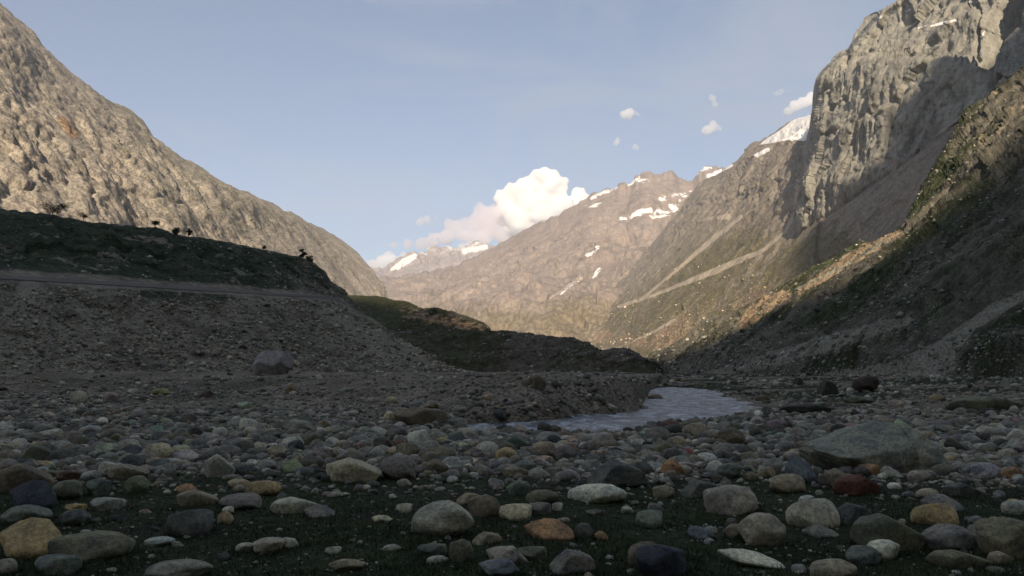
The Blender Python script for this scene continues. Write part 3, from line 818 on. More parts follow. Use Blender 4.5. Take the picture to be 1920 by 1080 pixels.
#PART2
# ------------------------------------------------------------------ STONES
def icos(sub):
    import bmesh
    bm = bmesh.new(); bmesh.ops.create_icosphere(bm, subdivisions=sub, radius=1.0)
    V = np.array([v.co[:] for v in bm.verts]); Fc = np.array([[v.index for v in f.verts] for f in bm.faces]); bm.free()
    return V, Fc
ICO = {k: icos(k) for k in (1, 2, 3, 4, 5)}
def stone_shape(sub, seed, angular=.3, rough=1.0, flat=1.0):
    """a river stone: a ball worn into soft facets, dented and pitted"""
    V, Fc = ICO[sub]; r = np.random.default_rng(seed)
    V = V.copy()
    off = r.uniform(-50, 50, 3)
    rad = 1 + .17 * pn(V * .9 + off) + .07 * pn(V * 2.1 + off) * rough
    V *= rad[:, None]
    V *= np.array([1 + .25 * r.normal() * .5, 1, 1])
    V[:, 0] += .18 * V[:, 2] * r.normal(); V[:, 2] += .16 * V[:, 0] * r.normal() * (V[:, 2] > -.2)
    for _ in range(int(7 + angular * 16)):
        n = r.normal(size=3); n[2] *= .7; n /= np.linalg.norm(n)
        d = r.uniform(.55, .88) if angular > .45 else r.uniform(.62, .92)
        h = V @ n - d
        V -= np.where(h > 0, h * (.72 + .25 * angular), 0)[:, None] * n
    if sub >= 3:
        V *= (1 + (.035 * pn(V * 4 + off) + (.018 * pn(V * 10 + off) if sub >= 4 else 0)) * rough)[:, None]
    V -= (V.max(0) + V.min(0)) / 2
    V /= (V.max(0) - V.min(0)) / 2
    return V, Fc

def stone_mat(name, inst):
    m = new_mat(name); t = NT(m)
    tcn = t.node('ShaderNodeTexCoord')
    if inst:
        oi = t.node('ShaderNodeObjectInfo')
        col = oi.outputs['Color']
        geo = t.node('ShaderNodeNewGeometry')
        vec = t.node('ShaderNodeVectorMath', {0: geo.outputs['Position'], 1: t.node('ShaderNodeCombineXYZ', {0: t.math('MULTIPLY', oi.outputs['Random'], 40.0), 1: 3.0, 2: 1.0}).outputs[0]}, operation='ADD').outputs[0]
    else:
        col = t.node('ShaderNodeAttribute', attribute_name='tone').outputs['Color']
        vec = tcn.outputs['Object']
    a = t.noise(vec, 2.3, 6, .65, .6)
    b = t.noise(vec, 17, 5, .7, .2)
    c = t.noise(vec, 70, 3, .7)
    base = t.mix(t.rng(a, .36, .64, 0, 1), t.mix(1.0, col, (.62, .64, .68, 1), 'MULTIPLY'), t.mix(1.0, col, (1.22, 1.16, 1.04, 1), 'MULTIPLY'))
    v = t.math('ADD', t.math('MULTIPLY', b, .6), t.math('MULTIPLY', c, .4))
    v = t.rng(v, .35, .65, .5, 1.5)
    vv = t.node('ShaderNodeCombineXYZ', {0: v, 1: v, 2: v}).outputs[0]
    base = t.mix(1.0, base, vv, 'MULTIPLY')
    # dark pits and pale lichen
    vo = t.node('ShaderNodeTexVoronoi', {'Vector': vec, 'Scale': 26.0})
    pit = t.math('MULTIPLY', t.rng(vo.outputs['Distance'], .1, .22, 1, 0), t.rng(b, .5, .6))
    base = t.mix(t.math('MULTIPLY', pit, .6), base, (.03, .03, .028, 1))
    lich = t.rng(t.noise(vec, 3.1, 7, .72, 1.0), .6, .68, 0, .45)
    base = t.mix(lich, base, t.mix(.5, (.24, .235, .15, 1), col))
    vein = t.rng(t.math('ABSOLUTE', t.math('SUBTRACT', t.noise(vec, 1.7, 3, .5, 1.2, (1, 1, 2.6)), .5)), .0, .018, .35, 0)
    base = t.mix(vein, base, t.mix(1.0, col, (1.6, 1.6, 1.6, 1), 'MULTIPLY'))
    h = t.math('ADD', t.math('MULTIPLY', b, .6), t.math('MULTIPLY', c, .25))
    bm = t.node('ShaderNodeBump', {'Height': h, 'Strength': .9, 'Distance': .03})
    bs = t.node('ShaderNodeBsdfPrincipled', {'Base Color': base, 'Roughness': .82, 'Normal': bm.outputs[0]})
    bs.inputs['Specular IOR Level'].default_value = .25
    t.node('ShaderNodeOutputMaterial', {0: bs.outputs[0]})
    return m
m_stone = stone_mat('river stone', True)
m_peb = stone_mat('river pebbles', False)
CO0 = dict(grey=(.2, .195, .18), pale=(.33, .32, .29), white=(.48, .48, .45), tan=(.27, .215, .145), ochre=(.33, .235, .105), orange=(.34, .17, .07), brown=(.16, .12, .085), dark=(.055, .055, .056), slate=(.085, .095, .11),
          navy=(.035, .042, .07), teal=(.12, .155, .145), olive=(.16, .15, .09), purple=(.17, .155, .175), rust=(.14, .045, .025), red=(.34, .07, .055), pink=(.3, .25, .225), green=(.13, .165, .115), blue=(.1, .13, .18), mossy=(.13, .14, .09), cream=(.42, .36, .25))
_a = .5
CO = {}
for _k, _c in CO0.items():
    _m = sum(_c) / 3; _s = .66 if _k in ('ochre', 'rust', 'red', 'orange', 'navy', 'blue', 'green') else .48
    CO[_k] = tuple((_m + (_v - _m) * _s) * _w for _v, _w in zip(_c, (1.38, 1.36, 1.07)))
protos = {}
def proto(kind, k):
    key = (kind, k)
    if key not in protos:
        ang = dict(round=.15, worn=.5, angular=.9, flat=.5)[kind]
        V, Fc = stone_shape(4, 100 + 17 * k + len(kind) * 7, ang)
        me = bpy.data.meshes.new('stone_' + kind)
        me.from_pydata(V.tolist(), [], Fc.tolist()); me.polygons.foreach_set('use_smooth', np.ones(len(Fc), bool))
        me.materials.append(m_stone); me.update()
        protos[key] = me
    return protos[key]
placed = []       # x, y, radius of every single stone
def ground_at_px(px, pyb):
    a, b = tang(px, pyb)
    Y = -2.0 / b if b < -1e-4 else 200
    for _ in range(12):
        z = float(gz(np.array([a * Y]), np.array([Y]), False)[0])
        Yn = (z - CAMZ) / b
        if Yn <= 0 or Yn > 400: Yn = Y
        Y = .6 * Y + .4 * Yn
    return float(a * Y), float(Y), z
def stone(name, px, pyb, w, h, col, label, cat='boulder', kind='worn', k=None, rz=None, depth=.8, sink=.28, group=None, tilt=(0, 0)):
    x, y, z = ground_at_px(px, pyb)
    s = y / F
    rx = w * s / 2; H = h * s * .93
    ry = rx * depth
    yc = y + ry * .82; xc = x * yc / y
    z = float(gz(np.array([xc]), np.array([yc]), False)[0])
    k = random.randrange(5) if k is None else k
    o = bpy.data.objects.new(name, proto(kind, k)); COL.objects.link(o)
    full = H / (1 - sink) / 2
    o.location = (xc, yc, z + H - full); o.scale = (rx, ry, full)
    o.rotation_euler = (R(tilt[0]), R(tilt[1]), random.uniform(-.35, .35) if rz is None else rz)
    c = CO[col] if isinstance(col, str) else col
    o.color = (c[0], c[1], c[2], 1)
    tag(o, label, cat, group)
    placed.append((xc, yc, max(rx, ry), label, px, pyb, w, h))
    return o
G1 = 'boulders lying on the dark turf'
G2 = 'cobbles lying on the river flat'
G3 = 'boulders along the foot of the slopes'
ST = [
 # foreground, right
 (1371, 965, 109, 52, 'pink', 'pale speckled round boulder on dark turf, broad and smooth', 'round', G1),
 (1522, 991, 94, 52, 'pale', 'pale grey egg-shaped boulder with a small white stone at its back', 'round', G1),
 (1511, 942, 30, 14, 'white', 'small white stone capping the back of the pale egg-shaped boulder', 'round', G1),
 (1429, 1025, 86, 60, 'pink', 'pinkish knobbly boulder leaning on a low brown stone', 'worn', G1),
 (1380, 1012, 52, 27, 'brown', 'low brown stone under the left flank of the pinkish knobbly boulder', 'worn', G1),
 (1666, 1036, 130, 66, 'mossy', 'large mossy grey-green boulder with yellow lichen and a blunt end', 'worn', G1),
 (1751, 988, 80, 42, 'ochre', 'smooth yellow tan boulder above a layered grey rock', 'round', G1),
 (1779, 1034, 94, 46, 'purple', 'layered jagged grey rock below the yellow tan boulder', 'angular', G1),
 (1892, 1050, 108, 76, 'olive', 'big grey-green boulder with ochre base at the right edge', 'worn', G1),
 (1766, 961, 72, 32, 'purple', 'mauve grey stone behind the yellow tan boulder', 'worn', G1),
 (1618, 1062, 66, 36, 'teal', 'split grey-green stone beside a white capped stone', 'angular', G1),
 (1660, 1050, 66, 34, 'white', 'white capped stone just below the mossy boulder', 'angular', G1),
 (1408, 1064, 122, 26, 'white', 'long white curved slab sloping across the dark turf', 'flat', G1),
 (1537, 1010, 66, 20, 'grey', 'small flat grey stone in front of the egg-shaped boulder', 'flat', G1),
 (1800, 1067, 110, 30, 'olive', 'flat olive brown boulder with speckles low on the turf', 'flat', G1),
 (1877, 1058, 44, 22, 'tan', 'small tan brown stone below the ochre based boulder', 'worn', G1),
 (1608, 929, 88, 38, 'rust', 'dark rust red boulder with an orange flank', 'worn', G1),
 (1569, 914, 62, 34, 'brown', 'dull brown rounded stone touching the back of the rust red boulder', 'round', G1),
 (1477, 926, 64, 36, 'tan', 'brown domed stone in front of the blue-grey speckled boulder', 'round', G1),
 (1500, 905, 58, 48, 'blue', 'blue-grey speckled boulder standing behind a brown domed stone', 'worn', G1),
 (1316, 935, 78, 34, 'slate', 'charcoal angular rock behind the pale speckled round boulder', 'angular', G1),
 (1365, 897, 50, 28, 'teal', 'smooth teal green stone among brown cobbles', 'round', G2),
 (1262, 893, 46, 32, 'orange', 'orange brown round stone with a bright right side', 'round', G2),
 (1292, 858, 30, 18, 'red', 'small brick red stone, the reddest on the flat', 'round', G2),
 (1406, 869, 38, 22, 'tan', 'tan round cobble above the teal green stone', 'round', G2),
 (1631, 890, 42, 20, 'orange', 'orange stone tucked under the big cleft boulder', 'worn', G2),
 (1900, 897, 42, 22, 'orange', 'rusty orange cobble near the right edge of the stone field', 'worn', G2),
 (1804, 933, 64, 26, 'slate', 'blunt slate coloured stone right of the rust red boulder', 'worn', G1),
 (1600, 985, 76, 38, 'slate', 'dark slate wedge leaning behind the mossy boulder', 'angular', G1),
 (1245, 933, 44, 22, 'tan', 'tan domed stone left of the charcoal angular rock', 'round', G1),
 (1560, 1088, 92, 34, 'tan', 'wide tan stone cut off by the bottom edge below the split stones', 'worn', G1),
 (1316, 1014, 52, 24, 'blue', 'slate blue stone left of the pinkish knobbly boulder', 'angular', G1),
 (1240, 1084, 92, 58, 'navy', 'dark purple boulder sunk in the turf at the bottom edge', 'worn', G1),
 (1234, 830, 48, 30, 'purple', 'grey mauve round boulder on the near river bank', 'round', G2),
 (1305, 817, 42, 24, 'tan', 'peach coloured round stone on the near river bank', 'round', G2),
 (1367, 835, 58, 32, 'brown', 'brown grey wide boulder below the river bend', 'worn', G2),
 (1249, 856, 50, 30, 'olive', 'grey beige domed boulder in front of the mauve one', 'round', G2),
 (1270, 838, 34, 20, 'tan', 'little tan stone between the mauve and the brown grey boulders', 'round', G2),
 (1722, 905, 46, 22, 'pink', 'pale pink stone at the right foot of the big cleft boulder', 'worn', G2),
 (1668, 895, 40, 20, 'pale', 'pale stone at the middle foot of the big cleft boulder', 'worn', G2),
 (1885, 865, 40, 24, 'pink', 'pink grey cobble above the rusty orange one at the right', 'round', G2),
 (1905, 965, 60, 26, 'pale', 'pale blue-grey stone at the right edge above the ochre based boulder', 'worn', G1),
 # foreground, centre
 (829, 1008, 124, 68, 'pale', 'largest round speckled grey boulder in the middle of the turf', 'round', G1),
 (908, 971, 60, 42, 'brown', 'dark brown dome behind the largest round grey boulder', 'round', G1),
 (966, 975, 60, 30, 'cream', 'cream coloured stone right of the dark brown dome', 'round', G1),
 (1013, 966, 46, 24, 'purple', 'mauve grey stone touching the cream coloured one', 'worn', G1),
 (1017, 945, 62, 24, 'olive', 'low olive brown stone behind the cream and mauve stones', 'worn', G1),
 (1045, 958, 20, 16, 'pale', 'tiny pale ball of stone at the end of the cream and mauve pair', 'round', G1),
 (1031, 1015, 98, 36, 'orange', 'speckled orange brown flat-topped boulder', 'worn', G1),
 (1095, 1012, 36, 30, 'slate', 'small upright slate stone beside the orange brown boulder', 'worn', G1),
 (1121, 943, 112, 32, 'white', 'long white flat rock with two humps', 'flat', G1),
 (1157, 915, 112, 48, 'slate', 'dark slate pyramid rock behind the long white flat rock', 'angular', G1),
 (1074, 1078, 86, 42, 'purple', 'mauve grey pyramid stone at the bottom edge', 'angular', G1),
 (948, 1060, 82, 32, 'pink', 'pale pink wedge of rock on top of a blue-grey wedge', 'angular', G1),
 (936, 1082, 80, 28, 'blue', 'blue-grey wedge under the pale pink wedge', 'angular', G1),
 (865, 1057, 46, 44, 'olive', 'olive brown upright egg of stone below the largest grey boulder', 'round', G1),
 (811, 1043, 56, 22, 'teal', 'grey-green flat stone left of the olive brown egg', 'flat', G1),
 (820, 1058, 42, 14, 'pale', 'thin pale flat chip below the grey-green flat stone', 'flat', G1),
 (914, 1022, 56, 22, 'tan', 'peach tan broken stone with an orange tip', 'angular', G1),
 (998, 1052, 62, 24, 'olive', 'grey olive arched stone behind the pink wedge', 'worn', G1),
 (664, 905, 112, 44, 'cream', 'broad rough yellowish grey block on the edge of the stone field', 'worn', G1),
 (748, 900, 70, 46, 'purple', 'purple grey rounded boulder right of the rough yellowish block', 'round', G1),
 (821, 864, 74, 24, 'brown', 'long brown loaf-shaped stone', 'round', G2),
 (950, 863, 48, 24, 'ochre', 'smooth ochre stone sloping right, beside dark turf', 'round', G2),
 (765, 859, 48, 30, 'olive', 'yellow grey boulder left of the brown loaf-shaped stone', 'round', G2),
 (785, 838, 48, 34, 'white', 'pale angular block standing on the gravel', 'angular', G2),
 (817, 886, 52, 24, 'brown', 'warm brown domed stone below the loaf-shaped one', 'round', G2),
 (969, 894, 52, 20, 'tan', 'tan tapering stone on its own in the turf', 'worn', G1),
 (879, 869, 48, 13, 'cream', 'thin yellowish plate of stone lying on turf', 'flat', G2),
 (1059, 863, 44, 28, 'purple', 'pale purple upright stone near the river', 'worn', G2),
 (1127, 1013, 26, 16, 'orange', 'small bright orange stone on the dark turf', 'worn', G1),
 (757, 961, 30, 17, 'pale', 'little pale domed stone left behind the largest grey boulder', 'round', G1),
 (624, 1040, 30, 14, 'pale', 'lone pale pebble-like stone on empty turf', 'round', G1),
 (717, 981, 42, 14, 'cream', 'flat cream stone left of the largest grey boulder', 'flat', G1),
 (1208, 1066, 74, 46, 'brown', 'dark mottled brown boulder near the bottom, right of the mauve pyramid', 'worn', G1),
 (787, 798, 104, 32, 'brown', 'long dark brown slab on the gravel left of the river', 'flat', G2),
 (735, 1035, 34, 13, 'pale', 'narrow pale stone halfway down the empty turf', 'flat', G1),
 (729, 790, 22, 20, 'cream', 'small cream cobble at the left end of the dark brown slab', 'round', G2),
 (1008, 780, 34, 28, 'brown', 'brown grey block at the left end of the cut bank', 'worn', G2),
 (1228, 756, 30, 18, 'brown', 'brown rock standing in the river', 'worn', G2),
 (650, 1070, 68, 18, 'tan', 'flat tan ridge of stone at the bottom of the empty turf', 'flat', G1),
 # foreground, left
 (59, 1048, 128, 68, 'ochre', 'large yellow ochre boulder, the yellowest in the foreground', 'worn', G1),
 (171, 1055, 148, 48, 'olive', 'long olive grey boulder right of the yellow ochre one', 'round', G1),
 (62, 956, 94, 52, 'navy', 'dark navy blue boulder at the left', 'worn', G1),
 (48, 987, 98, 38, 'teal', 'grey-green boulder between the navy and the yellow ochre boulders', 'round', G1),
 (354, 1006, 84, 48, 'slate', 'blue-grey round boulder with yellowish patch, alone on turf', 'round', G1),
 (106, 1082, 78, 38, 'teal', 'pale green stone at the bottom left, below the yellow ochre boulder', 'worn', G1),
 (12, 1078, 44, 28, 'grey', 'grey stone in the bottom left corner', 'round', G1),
 (334, 1090, 124, 34, 'grey', 'wide grey boulder cut by the bottom edge, left of centre', 'round', G1),
 (299, 862, 50, 32, 'cream', 'bright cream round boulder on the left gravel', 'round', G2),
 (411, 897, 58, 46, 'pale', 'pale sloping boulder behind the mauve wide one', 'worn', G2),
 (554, 964, 92, 30, 'pale', 'long pale grey arched stone on turf', 'worn', G1),
 (600, 972, 62, 22, 'purple', 'dull mauve stone ending the long pale arched one', 'worn', G1),
 (505, 1038, 60, 26, 'pink', 'speckled pink grey broken stone at lower left of centre', 'angular', G1),
 (461, 1036, 36, 16, 'pale', 'small pale fragment left of the speckled pink grey stone', 'angular', G1),
 (543, 1030, 34, 20, 'pale', 'pale slanting fragment right of the speckled pink grey stone', 'angular', G1),
 (493, 930, 66, 26, 'ochre', 'tan ochre loaf-shaped stone left of the empty turf', 'round', G1),
 (452, 956, 80, 28, 'purple', 'wide mauve grey boulder below the tan ochre loaf', 'round', G1),
 (370, 951, 78, 30, 'tan', 'long sandy brown stone left of the wide mauve boulder', 'worn', G1),
 (350, 927, 42, 18, 'orange', 'reddish orange stone behind the long sandy brown one', 'worn', G1),
 (46, 925, 104, 56, 'brown', 'big brown grey slanting boulder at the left edge of the stone field', 'worn', G1),
 (126, 936, 56, 34, 'mossy', 'mossy round stone with yellow lichen right of the navy boulder', 'round', G1),
 (185, 930, 44, 32, 'teal', 'pale green mottled stone beside the mossy round one', 'worn', G1),
 (242, 897, 78, 26, 'tan', 'long beige ridge-backed stone on the left', 'worn', G2),
 (200, 958, 60, 24, 'pale', 'pale beige low stone right below the mossy round one', 'worn', G1),
 (257, 927, 44, 34, 'green', 'dull green squarish boulder', 'worn', G1),
 (147, 757, 32, 26, 'pale', 'pale round boulder on the dark grassy strip at the left', 'round', G2),
 (428, 963, 22, 13, 'white', 'tiny white stone below the wide mauve boulder', 'round', G1),
 (66, 868, 62, 34, 'mossy', 'brown green angular boulder at the left under the gravel', 'angular', G2),
 (337, 832, 30, 30, 'grey', 'upright grey stone on the left gravel', 'worn', G2),
 (140, 985, 60, 28, 'slate', 'bluish dark stone right of the navy boulder', 'worn', G1),
 (560, 812, 62, 26, 'grey', 'grey blocky stone on the middle gravel', 'angular', G2),
 (610, 806, 30, 20, 'tan', 'peach stone right of the grey blocky one', 'worn', G2),
 (445, 850, 60, 28, 'purple', 'flat lilac grey slab on the gravel edge', 'flat', G2),
 (520, 855, 40, 20, 'tan', 'tan stone on the gravel edge right of the lilac slab', 'worn', G2),
 (87, 693, 44, 20, 'orange', 'rusty orange rock at the foot of the left scree', 'angular', G3),
 (160, 700, 66, 12, 'pale', 'long pale flat rock at the foot of the left scree', 'flat', G3),
 # feet of the slopes, right
 (1552, 742, 38, 32, 'dark', 'black pointed rock at the foot of the right slope', 'angular', G3),
 (1620, 735, 52, 32, (.075, .055, .04), 'dark brown domed rock at the foot of the right slope', 'round', G3),
 (1496, 722, 22, 16, 'dark', 'small black triangular rock behind the black pointed one', 'angular', G3),
 (1515, 775, 104, 18, 'dark', 'long low black rock on the right river bank', 'flat', G3),
 (1850, 772, 144, 30, 'mossy', 'broad flat grey-green slab rock at the right', 'flat', G3),
 (1826, 708, 62, 20, 'purple', 'grey slab rock higher up the right slope foot', 'flat', G3),
 (1901, 774, 15, 14, 'white', 'small white ball-shaped rock below the broad slab', 'round', G3),
 (1610, 757, 58, 14, 'mossy', 'low mossy rock between the black and domed rocks', 'flat', G3),
 (1430, 752, 30, 12, 'brown', 'brown rock on the far river bank', 'worn', G3),
]
for (px, pb, w, h, col, lab, kd, grp) in ST:
    cat = 'boulder' if w >= 56 else 'stone'
    nm = 'boulder' if w >= 56 else 'cobble'
    extra = {}
    if 'curved slab' in lab: extra = dict(tilt=(0, 9), rz=-.15, depth=.45, sink=.1)
    if kd == 'flat': extra.setdefault('depth', .6)
    if 'pyramid' in lab or 'pointed' in lab: extra['k'] = 2
    stone(nm, px, pb, w, h, col, lab, cat, kd, group=grp, **extra)
# the two landmark boulders have their own meshes
def special(name, px, pyb, w, h, col, label, seed, ang, depth=.8, sink=.15, rz=0., cleft=False, group=None, tilt=0):
    x, y, z = ground_at_px(px, pyb)
    s = y / F; rx = w * s / 2; H = h * s * .95; ry = rx * depth
    V, Fc = stone_shape(5, seed, ang)
    if cleft:
        lineX = .42 + .12 * V[:, 2] + .05 * pn(V * 3)
        dd = np.exp(-((V[:, 0] - lineX) / .06) ** 2) * (V[:, 1] < .35)
        V[:, 1] += .16 * dd; V[:, 2] -= .12 * dd
        V[:, 2] *= 1 - .25 * np.clip(-V[:, 0], 0, 1) ** 1.2
        V *= (1 + .03 * fbm(V * 5, 4))[:, None]
    full = H / (1 - sink) / 2
    yc = y + ry * .85; xc = x * yc / y
    me = bpy.data.meshes.new(name); me.from_pydata(V.tolist(), [], Fc.tolist()); me.polygons.foreach_set('use_smooth', np.ones(len(Fc), bool)); me.materials.append(m_stone)
    o = bpy.data.objects.new(name, me); COL.objects.link(o)
    zz = float(gz(np.array([xc]), np.array([yc]), False)[0])
    o.location = (xc, yc, max(zz, z) + H - full); o.scale = (rx, ry, full); o.rotation_euler = (0, R(tilt), rz)
    c = CO[col] if isinstance(col, str) else col
    o.color = (*c, 1)
    tag(o, label, 'boulder', group)
    placed.append((xc, yc, max(rx, ry), label, px, pyb, w, h))
special('boulder', 1632, 886, 250, 92, (.27, .275, .215), 'huge pale grey-green boulder with a dark cleft, biggest on the flat', 5, .5, .7, .3, .05, True, G1)
special('boulder', 512, 707, 78, 52, (.31, .29, .275), 'big lone grey boulder with a mauve flat top below the scree', 23, .7, .8, .12, .25, group=G3, tilt=-8)

# --- many more single stones, each described by its colour and its nearest neighbours
short = [
 ('huge pale grey-green boulder', 'the cleft boulder'), ('big lone grey', 'the lone mauve-topped boulder'), ('pale speckled round', 'the pale speckled boulder'), ('pale grey egg-shaped', 'the egg-shaped boulder'), ('pinkish knobbly', 'the pinkish knobbly boulder'), ('large mossy grey', 'the large mossy boulder'),
 ('smooth yellow tan', 'the yellow tan boulder'), ('big grey-green boulder with ochre', 'the ochre based boulder'), ('dark rust red', 'the rust red boulder'), ('blue-grey speckled', 'the blue-grey speckled boulder'), ('charcoal angular', 'the charcoal angular rock'), ('smooth teal', 'the teal green stone'),
 ('orange brown round', 'the orange brown round stone'), ('small brick red', 'the brick red stone'), ('tan round cobble', 'the tan round cobble'), ('rusty orange cobble', 'the rusty orange cobble'), ('grey mauve round', 'the mauve round boulder'), ('brown grey wide', 'the wide brown grey boulder'),
 ('largest round', 'the largest grey boulder'), ('long white flat', 'the long white flat rock'), ('dark slate pyramid', 'the slate pyramid rock'), ('broad rough', 'the rough yellowish block'), ('purple grey rounded', 'the purple grey boulder'), ('long brown loaf', 'the brown loaf-shaped stone'),
 ('smooth ochre', 'the smooth ochre stone'), ('yellow grey boulder', 'the yellow grey boulder'), ('pale angular block', 'the pale angular block'), ('pale purple upright', 'the pale purple upright stone'), ('long dark brown slab', 'the dark brown slab'), ('brown rock standing', 'the rock in the river'),
 ('large yellow ochre', 'the yellow ochre boulder'), ('dark navy', 'the navy boulder'), ('blue-grey round boulder', 'the lone blue-grey boulder'), ('bright cream', 'the bright cream boulder'), ('pale sloping', 'the pale sloping boulder'), ('tan ochre loaf', 'the tan ochre loaf'),
 ('wide mauve', 'the wide mauve boulder'), ('big brown grey', 'the big slanting boulder'), ('long beige', 'the beige ridge-backed stone'), ('dull green', 'the dull green boulder'), ('brown green angular', 'the brown green angular boulder'), ('upright grey stone', 'the upright grey stone'),
 ('grey blocky', 'the grey blocky stone'), ('flat lilac', 'the lilac slab'), ('pale round boulder on the dark', 'the pale boulder on the grassy strip'), ('black pointed', 'the black pointed rock'), ('dark brown domed', 'the dark domed rock'), ('long low black', 'the long low black rock'),
 ('broad flat', 'the broad slab rock'), ('brown grey block', 'the block at the cut bank'), ('flat olive brown', 'the flat olive boulder'), ('long pale grey arched', 'the long pale arched stone'), ('blunt slate', 'the blunt slate stone'), ('speckled orange brown', 'the orange brown flat-topped boulder'),
 ('mauve grey pyramid', 'the mauve pyramid stone'), ('rusty orange rock', 'the rusty orange rock')]
lm = []
for key, sh in short:
    for p in placed:
        if p[3].startswith(key): lm.append((p[4], p[5], sh)); break
used = set(p[3] for p in placed)
cw = {'cream': ['cream', 'creamy'], 'grey': ['grey', 'dull grey', 'plain grey'], 'pale': ['pale grey', 'light grey'], 'white': ['whitish', 'white'], 'tan': ['tan', 'sandy'], 'ochre': ['ochre', 'yellowish'], 'brown': ['brown', 'dull brown'], 'dark': ['blackish', 'dark'], 'slate': ['slate grey', 'bluish dark'],
      'teal': ['greenish grey', 'sea green'], 'olive': ['olive', 'olive grey'], 'purple': ['mauve', 'purplish grey'], 'pink': ['pinkish', 'pink grey'], 'green': ['green grey', 'dull green'], 'orange': ['orange brown', 'orange']}
shp = {'round': ['round', 'smooth round'], 'worn': ['worn', 'uneven'], 'angular': ['angular', 'blocky'], 'flat': ['flat', 'low flat']}
def auto_label(px, py, col, kind, w):
    d = sorted(((math.hypot(px - a, (py - b) * 2.2), a, b, s) for a, b, s in lm))[:4]
    size = 'tiny ' if w < 20 else 'small ' if w < 30 else ''
    noun = 'stone' if w < 56 else 'boulder'
    for c in cw[col]:
        for s in shp[kind]:
            for (dd, a, b, sh) in d:
                relx = 'left of' if px < a - 12 else 'right of' if px > a + 12 else None
                rely = 'behind' if py < b - 8 else 'in front of' if py > b + 8 else None
                rel = rely or 'beside'
                if relx and (not rely or abs(px - a) > abs(py - b) * 2.2): rel = relx
                t = f'{size}{c} {s} {noun} {rel} {sh}'
                if t not in used and len(t.split()) <= 16: used.add(t); return t
            for i in range(3):
                for j in range(i + 1, 4):
                    t = f'{size}{c} {s} {noun} between {d[i][3]} and {d[j][3]}'
                    if t not in used and len(t.split()) <= 16: used.add(t); return t
    return None
def free(xc, yc, r, f=.8):
    for p in placed:
        if (p[0] - xc) ** 2 + (p[1] - yc) ** 2 < (f * (p[2] + r)) ** 2: return False
    return True
def in_river(x, y, m=0.0):
    return float(river_mask(np.array([x]), np.array([y]), .5)[0]) > .3 + m
cols = ['grey'] * 10 + ['pale'] * 8 + ['tan'] * 5 + ['brown'] * 5 + ['olive'] * 4 + ['purple'] * 2 + ['pink'] * 3 + ['teal'] * 1 + ['slate'] * 3 + ['ochre', 'dark', 'white', 'cream', 'dark']
n_auto = 0; tries = 0
while n_auto < 166 and tries < 20000:
    tries += 1
    u = random.random()
    if u < .72: pyb = random.uniform(806, 905); w = random.uniform(24, 58) * (.75 + .25 * (pyb - 800) / 100)
    elif u < .86: pyb = random.uniform(905, 1085); w = random.uniform(20, 66)
    else: pyb = random.uniform(735, 806); w = random.uniform(18, 34)
    px = random.uniform(-40, 1960)
    # the stone field thins out on the open turf
    if pyb > 915 and 500 < px < 1250 and random.random() < .7: continue
    if 930 < px < 1420 and pyb < 806: continue
    h = w * random.uniform(.42, .66)
    kd = random.choice(['round', 'round', 'worn', 'worn', 'worn', 'angular', 'flat'])
    if kd == 'flat': h = w * random.uniform(.24, .36)
    x, y, z = ground_at_px(px, pyb); r = w * y / F / 2
    if in_river(x, y) or not free(x * (y + r * .7) / y, y + r * .7, r, .85): continue
    # do not stand in front of a described stone
    if any(abs(px - p[4]) < .42 * (w + p[6]) and -2 < pyb - p[5] < h * .8 for p in placed): continue
    col = random.choice(cols)
    lab = auto_label(px, pyb, col, kd, w)
    if not lab: continue
    c = tuple(v * random.uniform(.82, 1.2) * .92 for v in CO[col])
    stone('boulder' if w >= 56 else 'cobble', px, pyb, w, h, c, lab, 'boulder' if w >= 56 else 'stone', kd, depth=random.uniform(.6, .95), sink=random.uniform(.2, .45), group=G1 if pyb > 905 else G2)
    n_auto += 1

# --- uncountable smaller stones: one object
def scatter_mesh(name, X, Y, Z, rad, cols_, sub, mat, ang=(.2, .7), flatz=(.4, .8), normals_=None, nproto=14, sink=.3, kind='stuff', seed=3):
    r = np.random.default_rng(seed)
    pr = [stone_shape(sub, 900 + i, r.uniform(*ang)) for i in range(nproto)]
    nV = len(pr[0][0]); Fc = pr[0][1]
    n = len(X)
    PV = np.array([p[0] for p in pr])
    k = r.integers(0, nproto, n)
    V = PV[k].copy()
    sc = np.stack([rad, rad * r.uniform(.6, 1, n), rad * r.uniform(*flatz, n)], -1)
    V *= sc[:, None, :]
    # small tilt then spin
    tx = r.normal(0, .22, n); c_, s_ = np.cos(tx)[:, None], np.sin(tx)[:, None]
    y_, z_ = V[..., 1] * c_ - V[..., 2] * s_, V[..., 1] * s_ + V[..., 2] * c_
    V[..., 1], V[..., 2] = y_, z_
    th = r.uniform(0, 6.283, n); c_, s_ = np.cos(th)[:, None], np.sin(th)[:, None]
    x_, y_ = V[..., 0] * c_ - V[..., 1] * s_, V[..., 0] * s_ + V[..., 1] * c_
    V[..., 0], V[..., 1] = x_, y_
    V += np.stack([X, Y, Z + sc[:, 2] * (1 - 2 * sink)], -1)[:, None, :]
    FF = (Fc[None] + (np.arange(n) * nV)[:, None, None]).reshape(-1, 3)
    cc = np.repeat(np.concatenate([cols_, np.ones((n, 1))], 1), nV, 0)
    o = mesh_obj(name, V.reshape(-1, 3), FF, mat, attrs={'tone': cc})
    tag(o, kind=kind)
    return o
pal = np.array([CO[c] for c in cols])
def pick_cols(n, r, k=.9, sat=.7):
    c = pal[r.integers(0, len(pal), n)] * r.uniform(.6, 1.3, (n, 1)) * k
    g = c.mean(1, keepdims=True)
    return g + (c - g) * sat
